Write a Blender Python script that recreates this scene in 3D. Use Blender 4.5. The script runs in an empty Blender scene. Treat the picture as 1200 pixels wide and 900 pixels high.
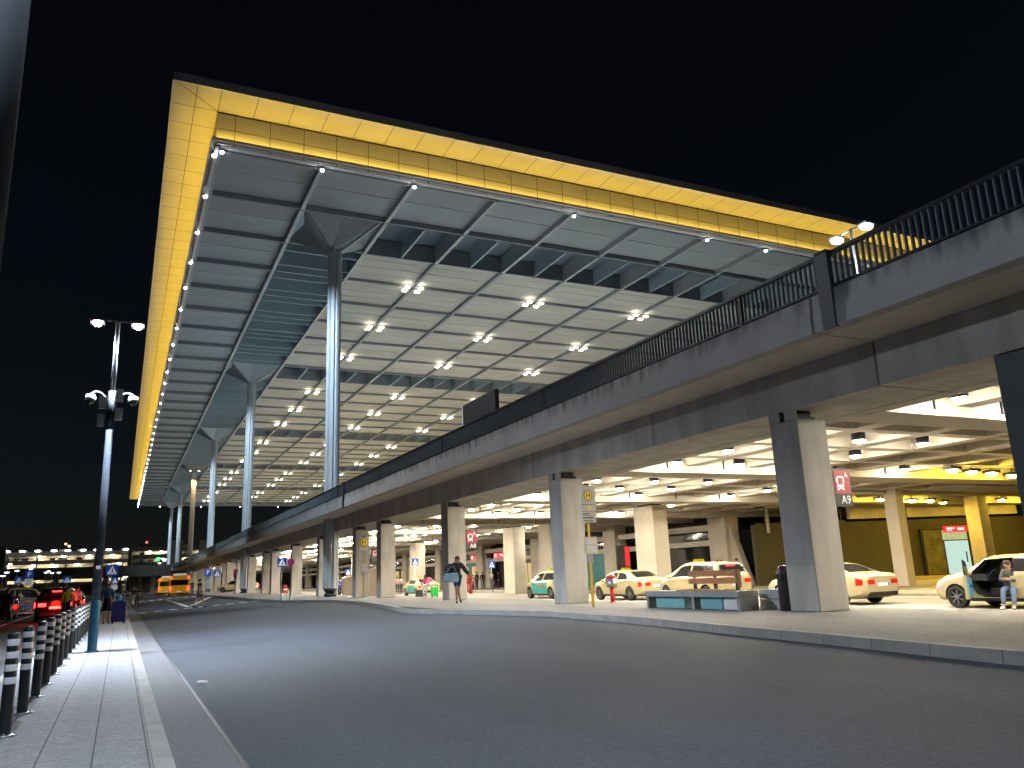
import bpy, bmesh, math, random
from mathutils import Vector, Matrix, Euler
rnd = random.Random(11)
S = bpy.context.scene
COL = S.collection
PI = math.pi
R = math.radians

# ------------------------------------------------------------------ materials
MATS = {}
def mat(name, col, rough=0.6, metal=0.0, var=0.15, scale=3.0, bump=0.0, bscale=40.0, emit=None, estr=0.0, spec=0.5, stretch=None, detail=4):
    if name in MATS: return MATS[name]
    m = bpy.data.materials.new(name); m.use_nodes = True
    nt = m.node_tree; b = nt.nodes['Principled BSDF']
    b.inputs['Roughness'].default_value = rough
    b.inputs['Metallic'].default_value = metal
    b.inputs['Specular IOR Level'].default_value = spec
    c = (col[0], col[1], col[2], 1)
    b.inputs['Base Color'].default_value = c
    if emit:
        b.inputs['Emission Color'].default_value = (*emit, 1); b.inputs['Emission Strength'].default_value = estr
    if var > 0 or bump > 0:
        tc = nt.nodes.new('ShaderNodeTexCoord'); mp = nt.nodes.new('ShaderNodeMapping')
        nt.links.new(tc.outputs['Object'], mp.inputs['Vector'])
        if stretch: mp.inputs['Scale'].default_value = stretch
    if var > 0:
        n = nt.nodes.new('ShaderNodeTexNoise'); n.inputs['Scale'].default_value = scale; n.inputs['Detail'].default_value = detail
        n.inputs['Roughness'].default_value = 0.6
        nt.links.new(mp.outputs[0], n.inputs['Vector'])
        r = nt.nodes.new('ShaderNodeValToRGB')
        r.color_ramp.elements[0].position = 0.3; r.color_ramp.elements[1].position = 0.7
        r.color_ramp.elements[0].color = tuple(x * (1 - var) for x in col) + (1,)
        r.color_ramp.elements[1].color = tuple(min(1, x * (1 + var)) for x in col) + (1,)
        nt.links.new(n.outputs['Fac'], r.inputs[0]); nt.links.new(r.outputs[0], b.inputs['Base Color'])
    if bump > 0:
        n2 = nt.nodes.new('ShaderNodeTexNoise'); n2.inputs['Scale'].default_value = bscale; n2.inputs['Detail'].default_value = 3
        nt.links.new(mp.outputs[0], n2.inputs['Vector'])
        bp = nt.nodes.new('ShaderNodeBump'); bp.inputs['Strength'].default_value = bump; bp.inputs['Distance'].default_value = 0.02
        nt.links.new(n2.outputs['Fac'], bp.inputs['Height']); nt.links.new(bp.outputs[0], b.inputs['Normal'])
    MATS[name] = m
    return m
def glow(name, col, s):
    if name in MATS: return MATS[name]
    m = bpy.data.materials.new(name); m.use_nodes = True
    nt = m.node_tree; nt.nodes.clear()
    o = nt.nodes.new('ShaderNodeOutputMaterial'); e = nt.nodes.new('ShaderNodeEmission')
    e.inputs[0].default_value = (*col, 1); e.inputs[1].default_value = s
    nt.links.new(e.outputs[0], o.inputs[0]); MATS[name] = m
    m.cycles.emission_sampling = 'FRONT_BACK' if s > 15 else 'AUTO'
    return m

# ------------------------------------------------------------------ mesh builder
class MB:
    def __init__(s): s.v = []; s.f = []; s.mi = []; s.sm = []
    def add(s, vs, fs, mi=0, smooth=False):
        b = len(s.v); s.v += [tuple(v) for v in vs]
        for f in fs: s.f.append([b + i for i in f]); s.mi.append(mi); s.sm.append(smooth)
        return s
    def box(s, x0, x1, y0, y1, z0, z1, mi=0):
        vs = [(x0,y0,z0),(x1,y0,z0),(x1,y1,z0),(x0,y1,z0),(x0,y0,z1),(x1,y0,z1),(x1,y1,z1),(x0,y1,z1)]
        return s.add(vs, [(3,2,1,0),(4,5,6,7),(0,1,5,4),(1,2,6,5),(2,3,7,6),(3,0,4,7)], mi)
    def bar(s, p0, p1, w, h, mi=0, up=(0,0,1)):
        p0, p1 = Vector(p0), Vector(p1); d = (p1 - p0).normalized(); u = Vector(up)
        sd = d.cross(u)
        if sd.length < 1e-4: sd = d.cross(Vector((1,0,0)))
        sd.normalize(); u = sd.cross(d).normalized()
        vs = [p + sd*a*w/2 + u*b*h/2 for p in (p0, p1) for a, b in ((-1,-1),(1,-1),(1,1),(-1,1))]
        return s.add(vs, [(0,1,2,3),(7,6,5,4),(0,4,5,1),(1,5,6,2),(2,6,7,3),(3,7,4,0)], mi)
    def cyl(s, p0, p1, r0, r1=None, n=12, mi=0, cap=True, smooth=True):
        r1 = r0 if r1 is None else r1
        p0, p1 = Vector(p0), Vector(p1); d = (p1 - p0).normalized()
        a = d.cross(Vector((0,0,1)))
        if a.length < 1e-4: a = Vector((1,0,0))
        a.normalize(); b = d.cross(a)
        vs = []
        for p, r in ((p0, r0), (p1, r1)):
            for i in range(n):
                t = 2*PI*i/n; vs.append(p + a*math.cos(t)*r + b*math.sin(t)*r)
        s.add(vs, [(i, (i+1) % n, n + (i+1) % n, n + i) for i in range(n)], mi, smooth)
        if cap: s.add(vs[:n], [tuple(range(n))[::-1]], mi); s.add(vs[n:], [tuple(range(n))], mi)
        return s
    def tube(s, pts, r, n=8, mi=0):
        for i in range(len(pts) - 1): s.cyl(pts[i], pts[i+1], r, r, n, mi)
        return s
    def lathe(s, prof, n=20, o=(0,0,0), mi=0, axis='z', cap=True):
        vs = []
        for (r, h) in prof:
            for i in range(n):
                t = 2*PI*i/n; c, q = math.cos(t)*r, math.sin(t)*r
                vs.append((o[0]+c, o[1]+q, o[2]+h) if axis == 'z' else (o[0]+c, o[1]+h, o[2]+q))
        fs = []
        for k in range(len(prof) - 1):
            for i in range(n): fs.append((k*n+i, k*n+(i+1) % n, (k+1)*n+(i+1) % n, (k+1)*n+i))
        s.add(vs, fs, mi, True)
        if cap and prof[0][0] > 1e-4: s.add(vs[:n], [tuple(range(n))[::-1]], mi)
        if cap and prof[-1][0] > 1e-4: s.add(vs[-n:], [tuple(range(n))], mi)
        return s
    def prism(s, poly, a, b, axis='y', mi=0):
        n = len(poly)
        def P(u, v, w): return (u, w, v) if axis == 'y' else ((w, u, v) if axis == 'x' else (u, v, w))
        vs = [P(u, v, a) for u, v in poly] + [P(u, v, b) for u, v in poly]
        return s.add(vs, [tuple(range(n))[::-1], tuple(range(n, 2*n))] + [(i, (i+1) % n, n+(i+1) % n, n+i) for i in range(n)], mi)
    def ell(s, c, r, n=12, m=8, mi=0):
        vs = []; fs = []
        for j in range(m + 1):
            p = PI*j/m
            for i in range(n):
                t = 2*PI*i/n; vs.append((c[0]+r[0]*math.sin(p)*math.cos(t), c[1]+r[1]*math.sin(p)*math.sin(t), c[2]-r[2]*math.cos(p)))
        for j in range(m):
            for i in range(n): fs.append((j*n+i, j*n+(i+1) % n, (j+1)*n+(i+1) % n, (j+1)*n+i))
        return s.add(vs, fs, mi, True)
    def build(s, name, mats, parent=None, loc=None, world=False, bevel=0):
        me = bpy.data.meshes.new(name); me.from_pydata(s.v, [], s.f)
        if not isinstance(mats, (list, tuple)): mats = [mats]
        for m in mats: me.materials.append(m)
        me.polygons.foreach_set('material_index', s.mi); me.polygons.foreach_set('use_smooth', s.sm)
        bm = bmesh.new(); bm.from_mesh(me); bmesh.ops.remove_doubles(bm, verts=bm.verts, dist=1e-5)
        if not getattr(s, 'nonorm', False): bmesh.ops.recalc_face_normals(bm, faces=bm.faces)
        bm.to_mesh(me); bm.free(); me.update()
        o = bpy.data.objects.new(name, me); COL.objects.link(o)
        if parent: o.parent = parent
        if loc: o.location = loc
        if world and parent: o.location = -parent.location
        if bevel:
            b = o.modifiers.new('bevel', 'BEVEL'); b.width = bevel; b.segments = 2; b.limit_method = 'ANGLE'
        return o

def tag(o, label=None, cat=None, group=None, kind=None):
    if label: o['label'] = label
    if cat: o['category'] = cat
    if group: o['group'] = group
    if kind: o['kind'] = kind
    return o
def thing(name, label, cat, loc=(0,0,0), rz=0.0, group=None):
    o = bpy.data.objects.new(name, None); COL.objects.link(o); o.empty_display_size = .2
    o.location = loc; o.rotation_euler = (0, 0, rz)
    return tag(o, label, cat, group)
def struct(o): o['kind'] = 'structure'; return o
KIDS = {}
def copy_tree(o, loc=None, rz=None, label=None, group=None):
    def rec(x, par):
        c = x.copy(); COL.objects.link(c)
        if par: c.parent = par
        for ch in list(x.children): rec(ch, c)
        return c
    c = rec(o, None)
    if loc: c.location = loc
    if rz is not None: c.rotation_euler = (0, 0, rz)
    if label: c['label'] = label
    if group: c['group'] = group
    return c
def text(name, s, size, m, parent, loc, align='CENTER', ext=.004, rot=(PI/2, 0, 0)):
    cu = bpy.data.curves.new(name, 'FONT'); cu.body = s; cu.size = size; cu.align_x = align; cu.align_y = 'CENTER'; cu.extrude = ext
    t = bpy.data.objects.new('tmp', cu); COL.objects.link(t)
    dg = bpy.context.evaluated_depsgraph_get(); dg.update()
    me = bpy.data.meshes.new_from_object(t.evaluated_get(dg)); bpy.data.objects.remove(t); bpy.data.curves.remove(cu)
    me.name = name; me.materials.clear(); me.materials.append(m)
    o = bpy.data.objects.new(name, me); COL.objects.link(o); o.parent = parent; o.location = loc; o.rotation_euler = rot
    return o
def lamp(name, kind, loc, energy, col=(1,1,1), parent=None, size=.2, size_y=None, rot=(0,0,0), spot=None, blend=.5):
    l = bpy.data.lights.new(name, kind); l.energy = energy; l.color = col
    if kind == 'AREA':
        l.size = size
        if size_y: l.shape = 'RECTANGLE'; l.size_y = size_y
    elif kind in ('POINT', 'SPOT'): l.shadow_soft_size = size
    if spot: l.spot_size = spot; l.spot_blend = blend
    o = bpy.data.objects.new(name, l); COL.objects.link(o)
    if parent: o.parent = parent
    o.location = loc; o.rotation_euler = rot
    return o

# ------------------------------------------------------------------ camera (levelled from the photo's vanishing points)
FPX = 929.44
RC = Matrix(((0.90119416, 0.06658909, 0.42826974), (-0.43167358, 0.22640551, 0.87315432), (-0.03882008, -0.97175431, 0.23278007)))
CAMZ = 1.5
def ray(x, y): return RC @ Vector((x - 600, y - 450, FPX))
def onz(x, y, z): w = ray(x, y); return w * ((z - CAMZ) / w.z) + Vector((0, 0, CAMZ))
def onx(x, y, X): w = ray(x, y); return w * (X / w.x) + Vector((0, 0, CAMZ))
def ony(x, y, Y): w = ray(x, y); return w * (Y / w.y) + Vector((0, 0, CAMZ))
cd = bpy.data.cameras.new('camera'); cam = bpy.data.objects.new('camera', cd); COL.objects.link(cam)
cd.sensor_width = 36; cd.lens = 36 * FPX / 1200; cd.clip_start = .05; cd.clip_end = 5000
mw = Matrix((RC.col[0], -RC.col[1], -RC.col[2])).transposed().to_4x4(); mw.translation = (0, 0, CAMZ)
cam.matrix_world = mw
S.camera = cam

# ------------------------------------------------------------------ world, night sky
w = bpy.data.worlds.new('World'); S.world = w; w.use_nodes = True
nt = w.node_tree; bg = nt.nodes['Background']
sky = nt.nodes.new('ShaderNodeTexSky'); sky.sky_type = 'NISHITA'; sky.sun_disc = False
sky.sun_elevation = R(38); sky.sun_rotation = R(140)
nt.links.new(sky.outputs[0], bg.inputs[0]); bg.inputs[1].default_value = 0.0012
sl = bpy.data.lights.new('moonlight', 'SUN'); sl.energy = .006; sl.angle = R(.5); sl.color = (1, .95, .9)
so = bpy.data.objects.new('moonlight', sl); COL.objects.link(so); so.rotation_euler = (R(52), 0, R(-140))
S.view_settings.view_transform = 'Standard'; S.view_settings.look = 'None'; S.view_settings.exposure = 0; S.view_settings.gamma = 1
S.view_settings.use_curve_mapping = False
S.render.engine = 'CYCLES'
cy = S.cycles
cy.use_denoising = True; cy.denoiser = 'OPENIMAGEDENOISE'; cy.max_bounces = 5; cy.diffuse_bounces = 3; cy.glossy_bounces = 2; cy.transmission_bounces = 2
cy.sample_clamp_indirect = 4; cy.sample_clamp_direct = 0; cy.caustics_reflective = False; cy.caustics_refractive = False
cy.use_light_tree = True; cy.use_adaptive_sampling = True; cy.adaptive_threshold = .02

# ------------------------------------------------------------------ palette
M = dict(
 concrete=mat('concrete', (.42,.40,.365), .8, var=.26, scale=1.3, bump=.12, bscale=30, detail=8, stretch=(1,1,.3)),
 soffit_concrete=mat('soffit_concrete', (.56,.51,.425), .85, var=.12, scale=.7, bump=.1, bscale=20, detail=8),
 yellow_concrete=mat('pale_concrete', (.42,.39,.33), .8, var=.2, scale=1.1, bump=.1, detail=8),
 dark_metal=mat('dark_metal', (.03,.034,.04), .45, .6, var=.1),
 black=mat('black_plastic', (.012,.012,.014), .5, var=.1),
 grey_metal=mat('grey_metal', (.3,.32,.34), .4, .7, var=.1),
 steel=mat('painted_steel', (.46,.51,.55), .6, .05, var=.1, scale=.6),
 white=mat('white_paint', (.72,.72,.7), .5, var=.06),
 glass_dark=mat('dark_glass', (.012,.014,.018), .06, var=0, spec=.8),
 rubber=mat('rubber', (.015,.015,.015), .85, var=.1),
 alu=mat('aluminium', (.55,.56,.58), .3, .9, var=.08),
 red=mat('red_paint', (.55,.025,.02), .45, var=.06),
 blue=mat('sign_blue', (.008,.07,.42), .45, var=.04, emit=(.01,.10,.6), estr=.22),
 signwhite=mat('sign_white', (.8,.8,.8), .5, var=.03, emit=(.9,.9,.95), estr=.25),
 yellow=mat('yellow_paint', (.62,.38,.012), .45, var=.06),
 taxi=mat('taxi_beige', (.48,.41,.235), .22, .0, var=.03, spec=.6),
 wood=mat('wood_slat', (.46,.21,.085), .55, var=.35, scale=6, stretch=(8,.6,8)),
 skin=mat('skin', (.46,.25,.17), .6, var=.06), skin_dark=mat('skin_tan', (.24,.12,.075), .6, var=.06),
)
# ------------------------------------------------------------------ ground profile
def cl(t): return min(1., max(0., t))
def road_z(X, Y): return .33 * cl((X - 1.05) / 7.95) + .12 * cl((Y - 60) / 60) * cl((X - 1.05) / 3)
EDGE = [(-20,8.9),(5.8,8.95),(7.4,9.15),(9.3,9.5),(10.9,9.68),(15,10.4),(20,10.7),(23.4,10.0),(26.6,9.15),(27.6,9.12),(29,9.3),(31.4,9.75),(38.4,10.7),(45,11.15),(47.5,10.9),(49.5,9.9),(51.5,9.45),(54,9.25),(62,9.05),(100,8.95),(320,8.9)]
def edge_x(Y):
    for (a, xa), (b, xb) in zip(EDGE, EDGE[1:]):
        if a <= Y <= b: return xa + (xb - xa) * (Y - a) / (b - a)
    return EDGE[-1][1]
def isl_z(X, Y):
    b = road_z(9, Y) + .14
    if X <= 15: return b
    if X <= 20.5: return b * (20.5 - X) / 5.5
    return 0.
def sheet(name, xs_of, ys, zf, m, nx=10):
    b = MB(); b.nonorm = True; rows = []
    vs = []
    for y in ys:
        x0, x1 = xs_of(y)
        for i in range(nx + 1):
            x = x0 + (x1 - x0) * i / nx; vs.append((x, y, zf(x, y)))
    fs = [(j*(nx+1)+i, j*(nx+1)+i+1, (j+1)*(nx+1)+i+1, (j+1)*(nx+1)+i) for j in range(len(ys)-1) for i in range(nx)]
    b.add(vs, fs, 0, False)
    return b.build(name, m)
def asphalt(name, base, wear):
    m = bpy.data.materials.new(name); m.use_nodes = True; nt = m.node_tree; b = nt.nodes['Principled BSDF']
    b.inputs['Roughness'].default_value = .82; b.inputs['Specular IOR Level'].default_value = .35
    tc = nt.nodes.new('ShaderNodeTexCoord')
    def noise(sc, det, st=None, ro=.6):
        n = nt.nodes.new('ShaderNodeTexNoise'); n.inputs['Scale'].default_value = sc; n.inputs['Detail'].default_value = det; n.inputs['Roughness'].default_value = ro
        if st:
            mp = nt.nodes.new('ShaderNodeMapping'); mp.inputs['Scale'].default_value = st; nt.links.new(tc.outputs['Object'], mp.inputs[0]); nt.links.new(mp.outputs[0], n.inputs['Vector'])
        else: nt.links.new(tc.outputs['Object'], n.inputs['Vector'])
        return n
    def ramp(n, a, c, p0=.3, p1=.7):
        r = nt.nodes.new('ShaderNodeValToRGB'); r.color_ramp.elements[0].position = p0; r.color_ramp.elements[1].position = p1
        r.color_ramp.elements[0].color = (a,)*3 + (1,); r.color_ramp.elements[1].color = (c,)*3 + (1,); nt.links.new(n.outputs['Fac'], r.inputs[0]); return r
    def mul(a, c):
        x = nt.nodes.new('ShaderNodeMix'); x.data_type = 'RGBA'; x.blend_type = 'MULTIPLY'; x.inputs[0].default_value = 1
        nt.links.new(a, x.inputs[6]); nt.links.new(c, x.inputs[7]); return x.outputs[2]
    big = ramp(noise(.18, 5, (1, .35, 1)), 1 - wear, 1 + wear)
    trk = ramp(noise(.5, 3, (1.6, .05, 1)), .84, 1.1)
    mid = ramp(noise(14, 8, None, .75), .7, 1.32)
    fine = ramp(noise(60, 3, None, .85), .3, 1.9, .3, .72)
    rgb = nt.nodes.new('ShaderNodeRGB'); rgb.outputs[0].default_value = (*base, 1)
    c = mul(mul(mul(mul(rgb.outputs[0], big.outputs[0]), trk.outputs[0]), mid.outputs[0]), fine.outputs[0])
    nt.links.new(c, b.inputs['Base Color'])
    bp = nt.nodes.new('ShaderNodeBump'); bp.inputs['Strength'].default_value = .35; bp.inputs['Distance'].default_value = .01
    nt.links.new(noise(120, 2).outputs['Fac'], bp.inputs['Height']); nt.links.new(bp.outputs[0], b.inputs['Normal'])
    return m
M['asphalt'] = asphalt('asphalt', (.043,.052,.066), .25)
M['asphalt_dark'] = asphalt('asphalt_lane', (.05,.05,.052), .18)
M['paving'] = asphalt('island_paving', (.21,.20,.185), .15)
M['taxi_lane'] = asphalt('taxi_lane', (.31,.295,.265), .12)
def slabs(name, base, sx, sy, off):
    m = asphalt(name, base, .1); nt = m.node_tree; b = nt.nodes['Principled BSDF']
    src = b.inputs['Base Color'].links[0].from_socket
    tc = nt.nodes.new('ShaderNodeTexCoord'); sp = nt.nodes.new('ShaderNodeSeparateXYZ'); nt.links.new(tc.outputs['Object'], sp.inputs[0])
    def line(out, size, o, wd):
        a = nt.nodes.new('ShaderNodeMath'); a.operation = 'ADD'; a.inputs[1].default_value = o; nt.links.new(out, a.inputs[0])
        d = nt.nodes.new('ShaderNodeMath'); d.operation = 'DIVIDE'; d.inputs[1].default_value = size; nt.links.new(a.outputs[0], d.inputs[0])
        f = nt.nodes.new('ShaderNodeMath'); f.operation = 'FRACT'; nt.links.new(d.outputs[0], f.inputs[0])
        g = nt.nodes.new('ShaderNodeMath'); g.operation = 'LESS_THAN'; g.inputs[1].default_value = wd / size; nt.links.new(f.outputs[0], g.inputs[0])
        return g.outputs[0]
    lx = line(sp.outputs[0], sx, off, .014); ly = line(sp.outputs[1], sy, 100, .006)
    k = nt.nodes.new('ShaderNodeMath'); k.operation = 'MULTIPLY_ADD'; k.inputs[1].default_value = .7; nt.links.new(lx, k.inputs[0])
    k2 = nt.nodes.new('ShaderNodeMath'); k2.operation = 'MULTIPLY'; k2.inputs[1].default_value = .22; nt.links.new(ly, k2.inputs[0]); nt.links.new(k2.outputs[0], k.inputs[2])
    mx = nt.nodes.new('ShaderNodeMix'); mx.data_type = 'RGBA'; nt.links.new(k.outputs[0], mx.inputs[0]); nt.links.new(src, mx.inputs[6]); mx.inputs[7].default_value = (.02,.02,.02,1)
    nt.links.new(mx.outputs[2], b.inputs['Base Color'])
    return m
M['slabs'] = slabs('slab_paving', (.27,.27,.28), .43, .86, 10.03 - .016)
M['kerb'] = mat('kerb_stone', (.30,.29,.265), .8, var=.18, scale=2.5, bump=.15, bscale=60)
M['gutter'] = asphalt('gutter_concrete', (.135,.135,.14), .12)
M['line'] = mat('road_marking', (.8,.8,.78), .7, var=.3, scale=7)

b = MB(); b.nonorm = True; b.add([(-2500,-2500,-.06),(2500,-2500,-.06),(2500,2500,-.06),(-2500,2500,-.06)], [(0,1,2,3)])
struct(b.build('ground', M['asphalt_dark']))
ys = [-20,-10,-4,0,2,4,6,8,10,13,16,20,25,30,36,42,46,48,50,52,56,60,70,80,90,100,120,150,200,260,320]
struct(sheet('road', lambda y: (1.05, edge_x(y) - .14), ys, road_z, M['asphalt'], 8))
struct(sheet('left_lane', lambda y: (-13, -1.78), ys, lambda x, y: 0, M['asphalt_dark'], 2))
struct(sheet('sidewalk', lambda y: (-1.62, .34), ys, lambda x, y: .1, M['slabs'], 2))
struct(sheet('gutter', lambda y: (.5, 1.05), ys, lambda x, y: 0, M['gutter'], 1))
b = MB()
for k in range(-20, 120):
    y0 = k * 1.0
    b.box(.342, .5, y0, y0 + .994, -.05, .103); 
    if k < 90: b.box(-1.78, -1.622, y0, y0 + .994, -.05, .104)
struct(b.build('kerb', M['kerb']))
b = MB()
ysk = [i * 1.0 for i in range(-20, 70)] + [70 + 5*i for i in range(0, 50)]
for y0, y1 in zip(ysk, ysk[1:]):
    e0, e1 = edge_x(y0), edge_x(y1); z0, z1 = isl_z(9, y0), isl_z(9, y1)
    g = .01 * (y1 - y0)
    vs = [(e0-.15,y0,-.05),(e0,y0,-.05),(e1,y1-g,-.05),(e1-.15,y1-g,-.05),(e0-.13,y0,z0+.003),(e0,y0,z0+.003),(e1,y1-g,z1+.003),(e1-.13,y1-g,z1+.003)]
    b.add(vs, [(3,2,1,0),(4,5,6,7),(0,1,5,4),(1,2,6,5),(2,3,7,6),(3,0,4,7)])
struct(b.build('island_kerb', M['kerb']))
struct(sheet('island_pavement', lambda y: (edge_x(y), 15), ys, isl_z, M['paving'], 3))
struct(sheet('ramp_pavement', lambda y: (15, 20.5), ys, isl_z, M['taxi_lane'], 3))
struct(sheet('taxi_lane', lambda y: (20.5, 29), ys, lambda x, y: 0, M['taxi_lane'], 2))
struct(sheet('terminal_pavement', lambda y: (29.15, 75), ys, lambda x, y: .1, M['taxi_lane'], 2))
b = MB(); b.box(29, 29.15, -20, 320, -.05, .104); struct(b.build('terminal_kerb', M['kerb']))
# painted markings (sheets 4 mm above the asphalt)
def stripe(b, pts, dz=.005):
    b.nonorm = True
    b.add([(x, y, (road_z(x, y) if x > 1.05 else 0) + dz) for x, y in pts], [(0,1,2,3)])
b = MB()
for i in range(9):
    x = .62 + .5 + i * .93; y = 56.7 + .45 * i
    stripe(b, [(x, y), (x + .52, y + .2), (x + .52, y + 1.1), (x, y + .9)])
    y = 100 + .3 * i
    stripe(b, [(x, y), (x + .55, y), (x + .55, y + 2.0), (x, y + 2.0)])
def seg(b, p, q, wd):
    d = Vector((q[0]-p[0], q[1]-p[1])).normalized(); n = Vector((-d.y, d.x)) * wd / 2
    N = max(1, int(Vector((q[0]-p[0], q[1]-p[1])).length / 6))
    for i in range(N):
        a = [p[k] + (q[k]-p[k]) * i / N for k in (0,1)]; c = [p[k] + (q[k]-p[k]) * (i+1) / N for k in (0,1)]
        stripe(b, [(a[0]-n.x, a[1]-n.y), (c[0]-n.x, c[1]-n.y), (c[0]+n.x, c[1]+n.y), (a[0]+n.x, a[1]+n.y)])
seg(b, (4.4, 62), (4.6, 94), .3); seg(b, (4.75, 64), (8.7, 92), .3)
seg(b, (-5.05, 40), (-5.45, 75), .18)
for k in range(5): stripe(b, [(-12 + k, 70), (-11.5 + k, 70), (-11.5 + k, 74), (-12 + k, 74)])
struct(b.build('road_markings', M['line']))
b = MB(); b.nonorm = True
stripe(b, [(3.6, 128), (8.2, 128), (8.2, 150), (3.6, 150)], .006)
struct(b.build('bus_bay', mat('bus_bay_paint', (.32,.28,.17), .8, var=.2)))
# tar joints across the road
b = MB(); b.nonorm = True
for (x0,y0,x1,y1) in ((1.05,21.2,9.3,24.0),(1.05,27.6,9.2,29.5),(1.06,-3,1.07,60)):
    seg(b, (x0,y0), (x1,y1), .045)
struct(b.build('road_joints', mat('tar', (.012,.012,.013), .6, var=.2)))

# ------------------------------------------------------------------ terminal roof
G = 6.25; X0 = 3.73; Y0 = 47.13; ZC = 27.46; ZS = 29.60
NX, NY = 16, 38
XE = X0 + NX * G; YE = Y0 + NY * G
roof = thing('terminal_roof', 'huge flat terminal roof with glowing yellow overhang and gridded ceiling', 'roof', (13.1, 56.6, ZC))
M['soffit_panel'] = mat('soffit_panel', (.56,.53,.47), .55, var=.05, scale=.5)
M['fascia'] = mat('fascia_panel', (.84,.82,.78), .55, var=.06, scale=.4)
M['seam'] = mat('seam', (.05,.045,.03), .8, var=0)
M['edge_grey'] = mat('roof_edge_metal', (.66,.70,.76), .45, .4, var=.08)
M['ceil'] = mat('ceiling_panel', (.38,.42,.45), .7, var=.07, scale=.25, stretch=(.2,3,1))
M['ceil_in'] = mat('inner_ceiling_panel', (.52,.50,.45), .7, var=.10, scale=.3, stretch=(.3,1.6,1))
M['rail_light'] = mat('ceiling_rail', (.46,.49,.52), .45, .2, var=.05)
M['rail_dark'] = mat('ceiling_beam_dark', (.28,.31,.35), .6, .1, var=.05)
M['louvre_dark'] = mat('louvre_recess', (.13,.18,.22), .7, var=.1)  # bluish tones of recess, fins and edge panels hold cool light from below
BX0, BX1, BY0, BY1 = .845, 3.44, 43.8, 46.2
b = MB(); b.box(BX0, BX1, BY0, YE - .3, ZS, ZS + .2); b.box(BX1, XE, BY0, BY1, ZS, ZS + .2)
b.build('soffit', M['soffit_panel'], roof, world=True)
b = MB()
y = BY1
while y < YE - 1: b.box(BX0 + .01, BX1 - .01, y - .018, y + .018, ZS - .004, ZS + .05); y += G / 3
y = BY0
b.box(2.1, 2.136, BY0 + .02, YE - .5, ZS - .005, ZS + .05)
x = BX1
while x < XE - 1: b.box(x - .018, x + .018, BY0 + .01, BY1 - .01, ZS - .006, ZS + .05); x += G / 3
b.bar((BX0 + .05, BY0 + .05, ZS + .02), (BX1, BY1, ZS + .02), .036, .054)
b.build('soffit_seam', M['seam'], roof, world=True)
b = MB(); b.box(BX0 - .06, BX0, BY0 - .06, YE - .3, ZS - .03, ZS + .52); b.box(BX0, XE, BY0 - .06, BY0, ZS - .03, ZS + .52)
b.build('edge_fascia', M['edge_grey'], roof, world=True)
b = MB(); b.box(BX0 + .02, XE, BY0 + .02, YE - .32, ZS + .21, ZS + .5)
b.build('roof_slab', M['edge_grey'], roof, world=True)
b = MB(); b.box(BX1, BX1 + .12, BY1, YE, ZC + .02, ZS - .002); b.box(BX1 + .12, XE, BY1, BY1 + .12, ZC + .02, ZS - .002)
b.build('inner_fascia', M['fascia'], roof, world=True)
b = MB(); x = BX1 + G/6
while x < XE - 1: b.box(x - .016, x + .016, BY1 - .006, BY1 + .03, ZC + .03, ZS - .1); x += G / 3
b.box(BX1 + .02, XE, BY1 - .005, BY1 + .02, ZC + 1.0, ZC + 1.025); b.box(BX1, XE, BY1 - .03, BY1 + .02, ZS - .10, ZS - .02)
x = BX1 + G/6
while x < XE - 1: b.box(x - .03, x + .03, BY1 - .02, BY1 + .02, ZC - .06, ZC + .02, 0); x += G / 3
b.build('fascia_seam', M['seam'], roof, world=True)
b = MB(); b.box(BX1 + .3, XE, BY1 + .32, BY1 + .74, ZC + .06, ZC + .5); b.box(BX1 - .02, BX1 + .2, BY1 + .3, YE, ZC - .12, ZC + .012)
b.build('ledge', [M['fascia']], roof, world=True)
# LED cove: a channel under the soffit whose upper face glows
LED = glow('amber_led', (1, .65, .085), 60.0)
LZ = ZS - 1.95
b = MB()
# trough: floor, outer lip; the strip inside faces outward and up
b.box(BX1 - .29, BX1 - .002, BY1 - .29, YE - 1, LZ - .10, LZ - .07); b.box(BX1 - .002, XE, BY1 - .29, BY1 - .002, LZ - .099, LZ - .071)
b.box(BX1 - .29, BX1 - .275, BY1 - .29, YE - 1, LZ - .069, LZ + .05); b.box(BX1 - .274, XE, BY1 - .29, BY1 - .275, LZ - .0695, LZ + .05)
ch = b.build('light_channel', M['fascia'], roof, world=True)
b = MB(); b.nonorm = True
b.add([(BX1-.19, BY1-.19, LZ-.04), (BX1-.19, YE-1, LZ-.04), (BX1-.13, YE-1, LZ+.03), (BX1-.13, BY1-.13, LZ+.03)], [(3,2,1,0)])
b.add([(BX1-.19, BY1-.19, LZ-.04), (XE, BY1-.19, LZ-.04), (XE, BY1-.13, LZ+.03), (BX1-.13, BY1-.13, LZ+.03)], [(0,1,2,3)])
st = b.build('led_strip', LED, ch)
LED.cycles.emission_sampling = 'FRONT'
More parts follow.
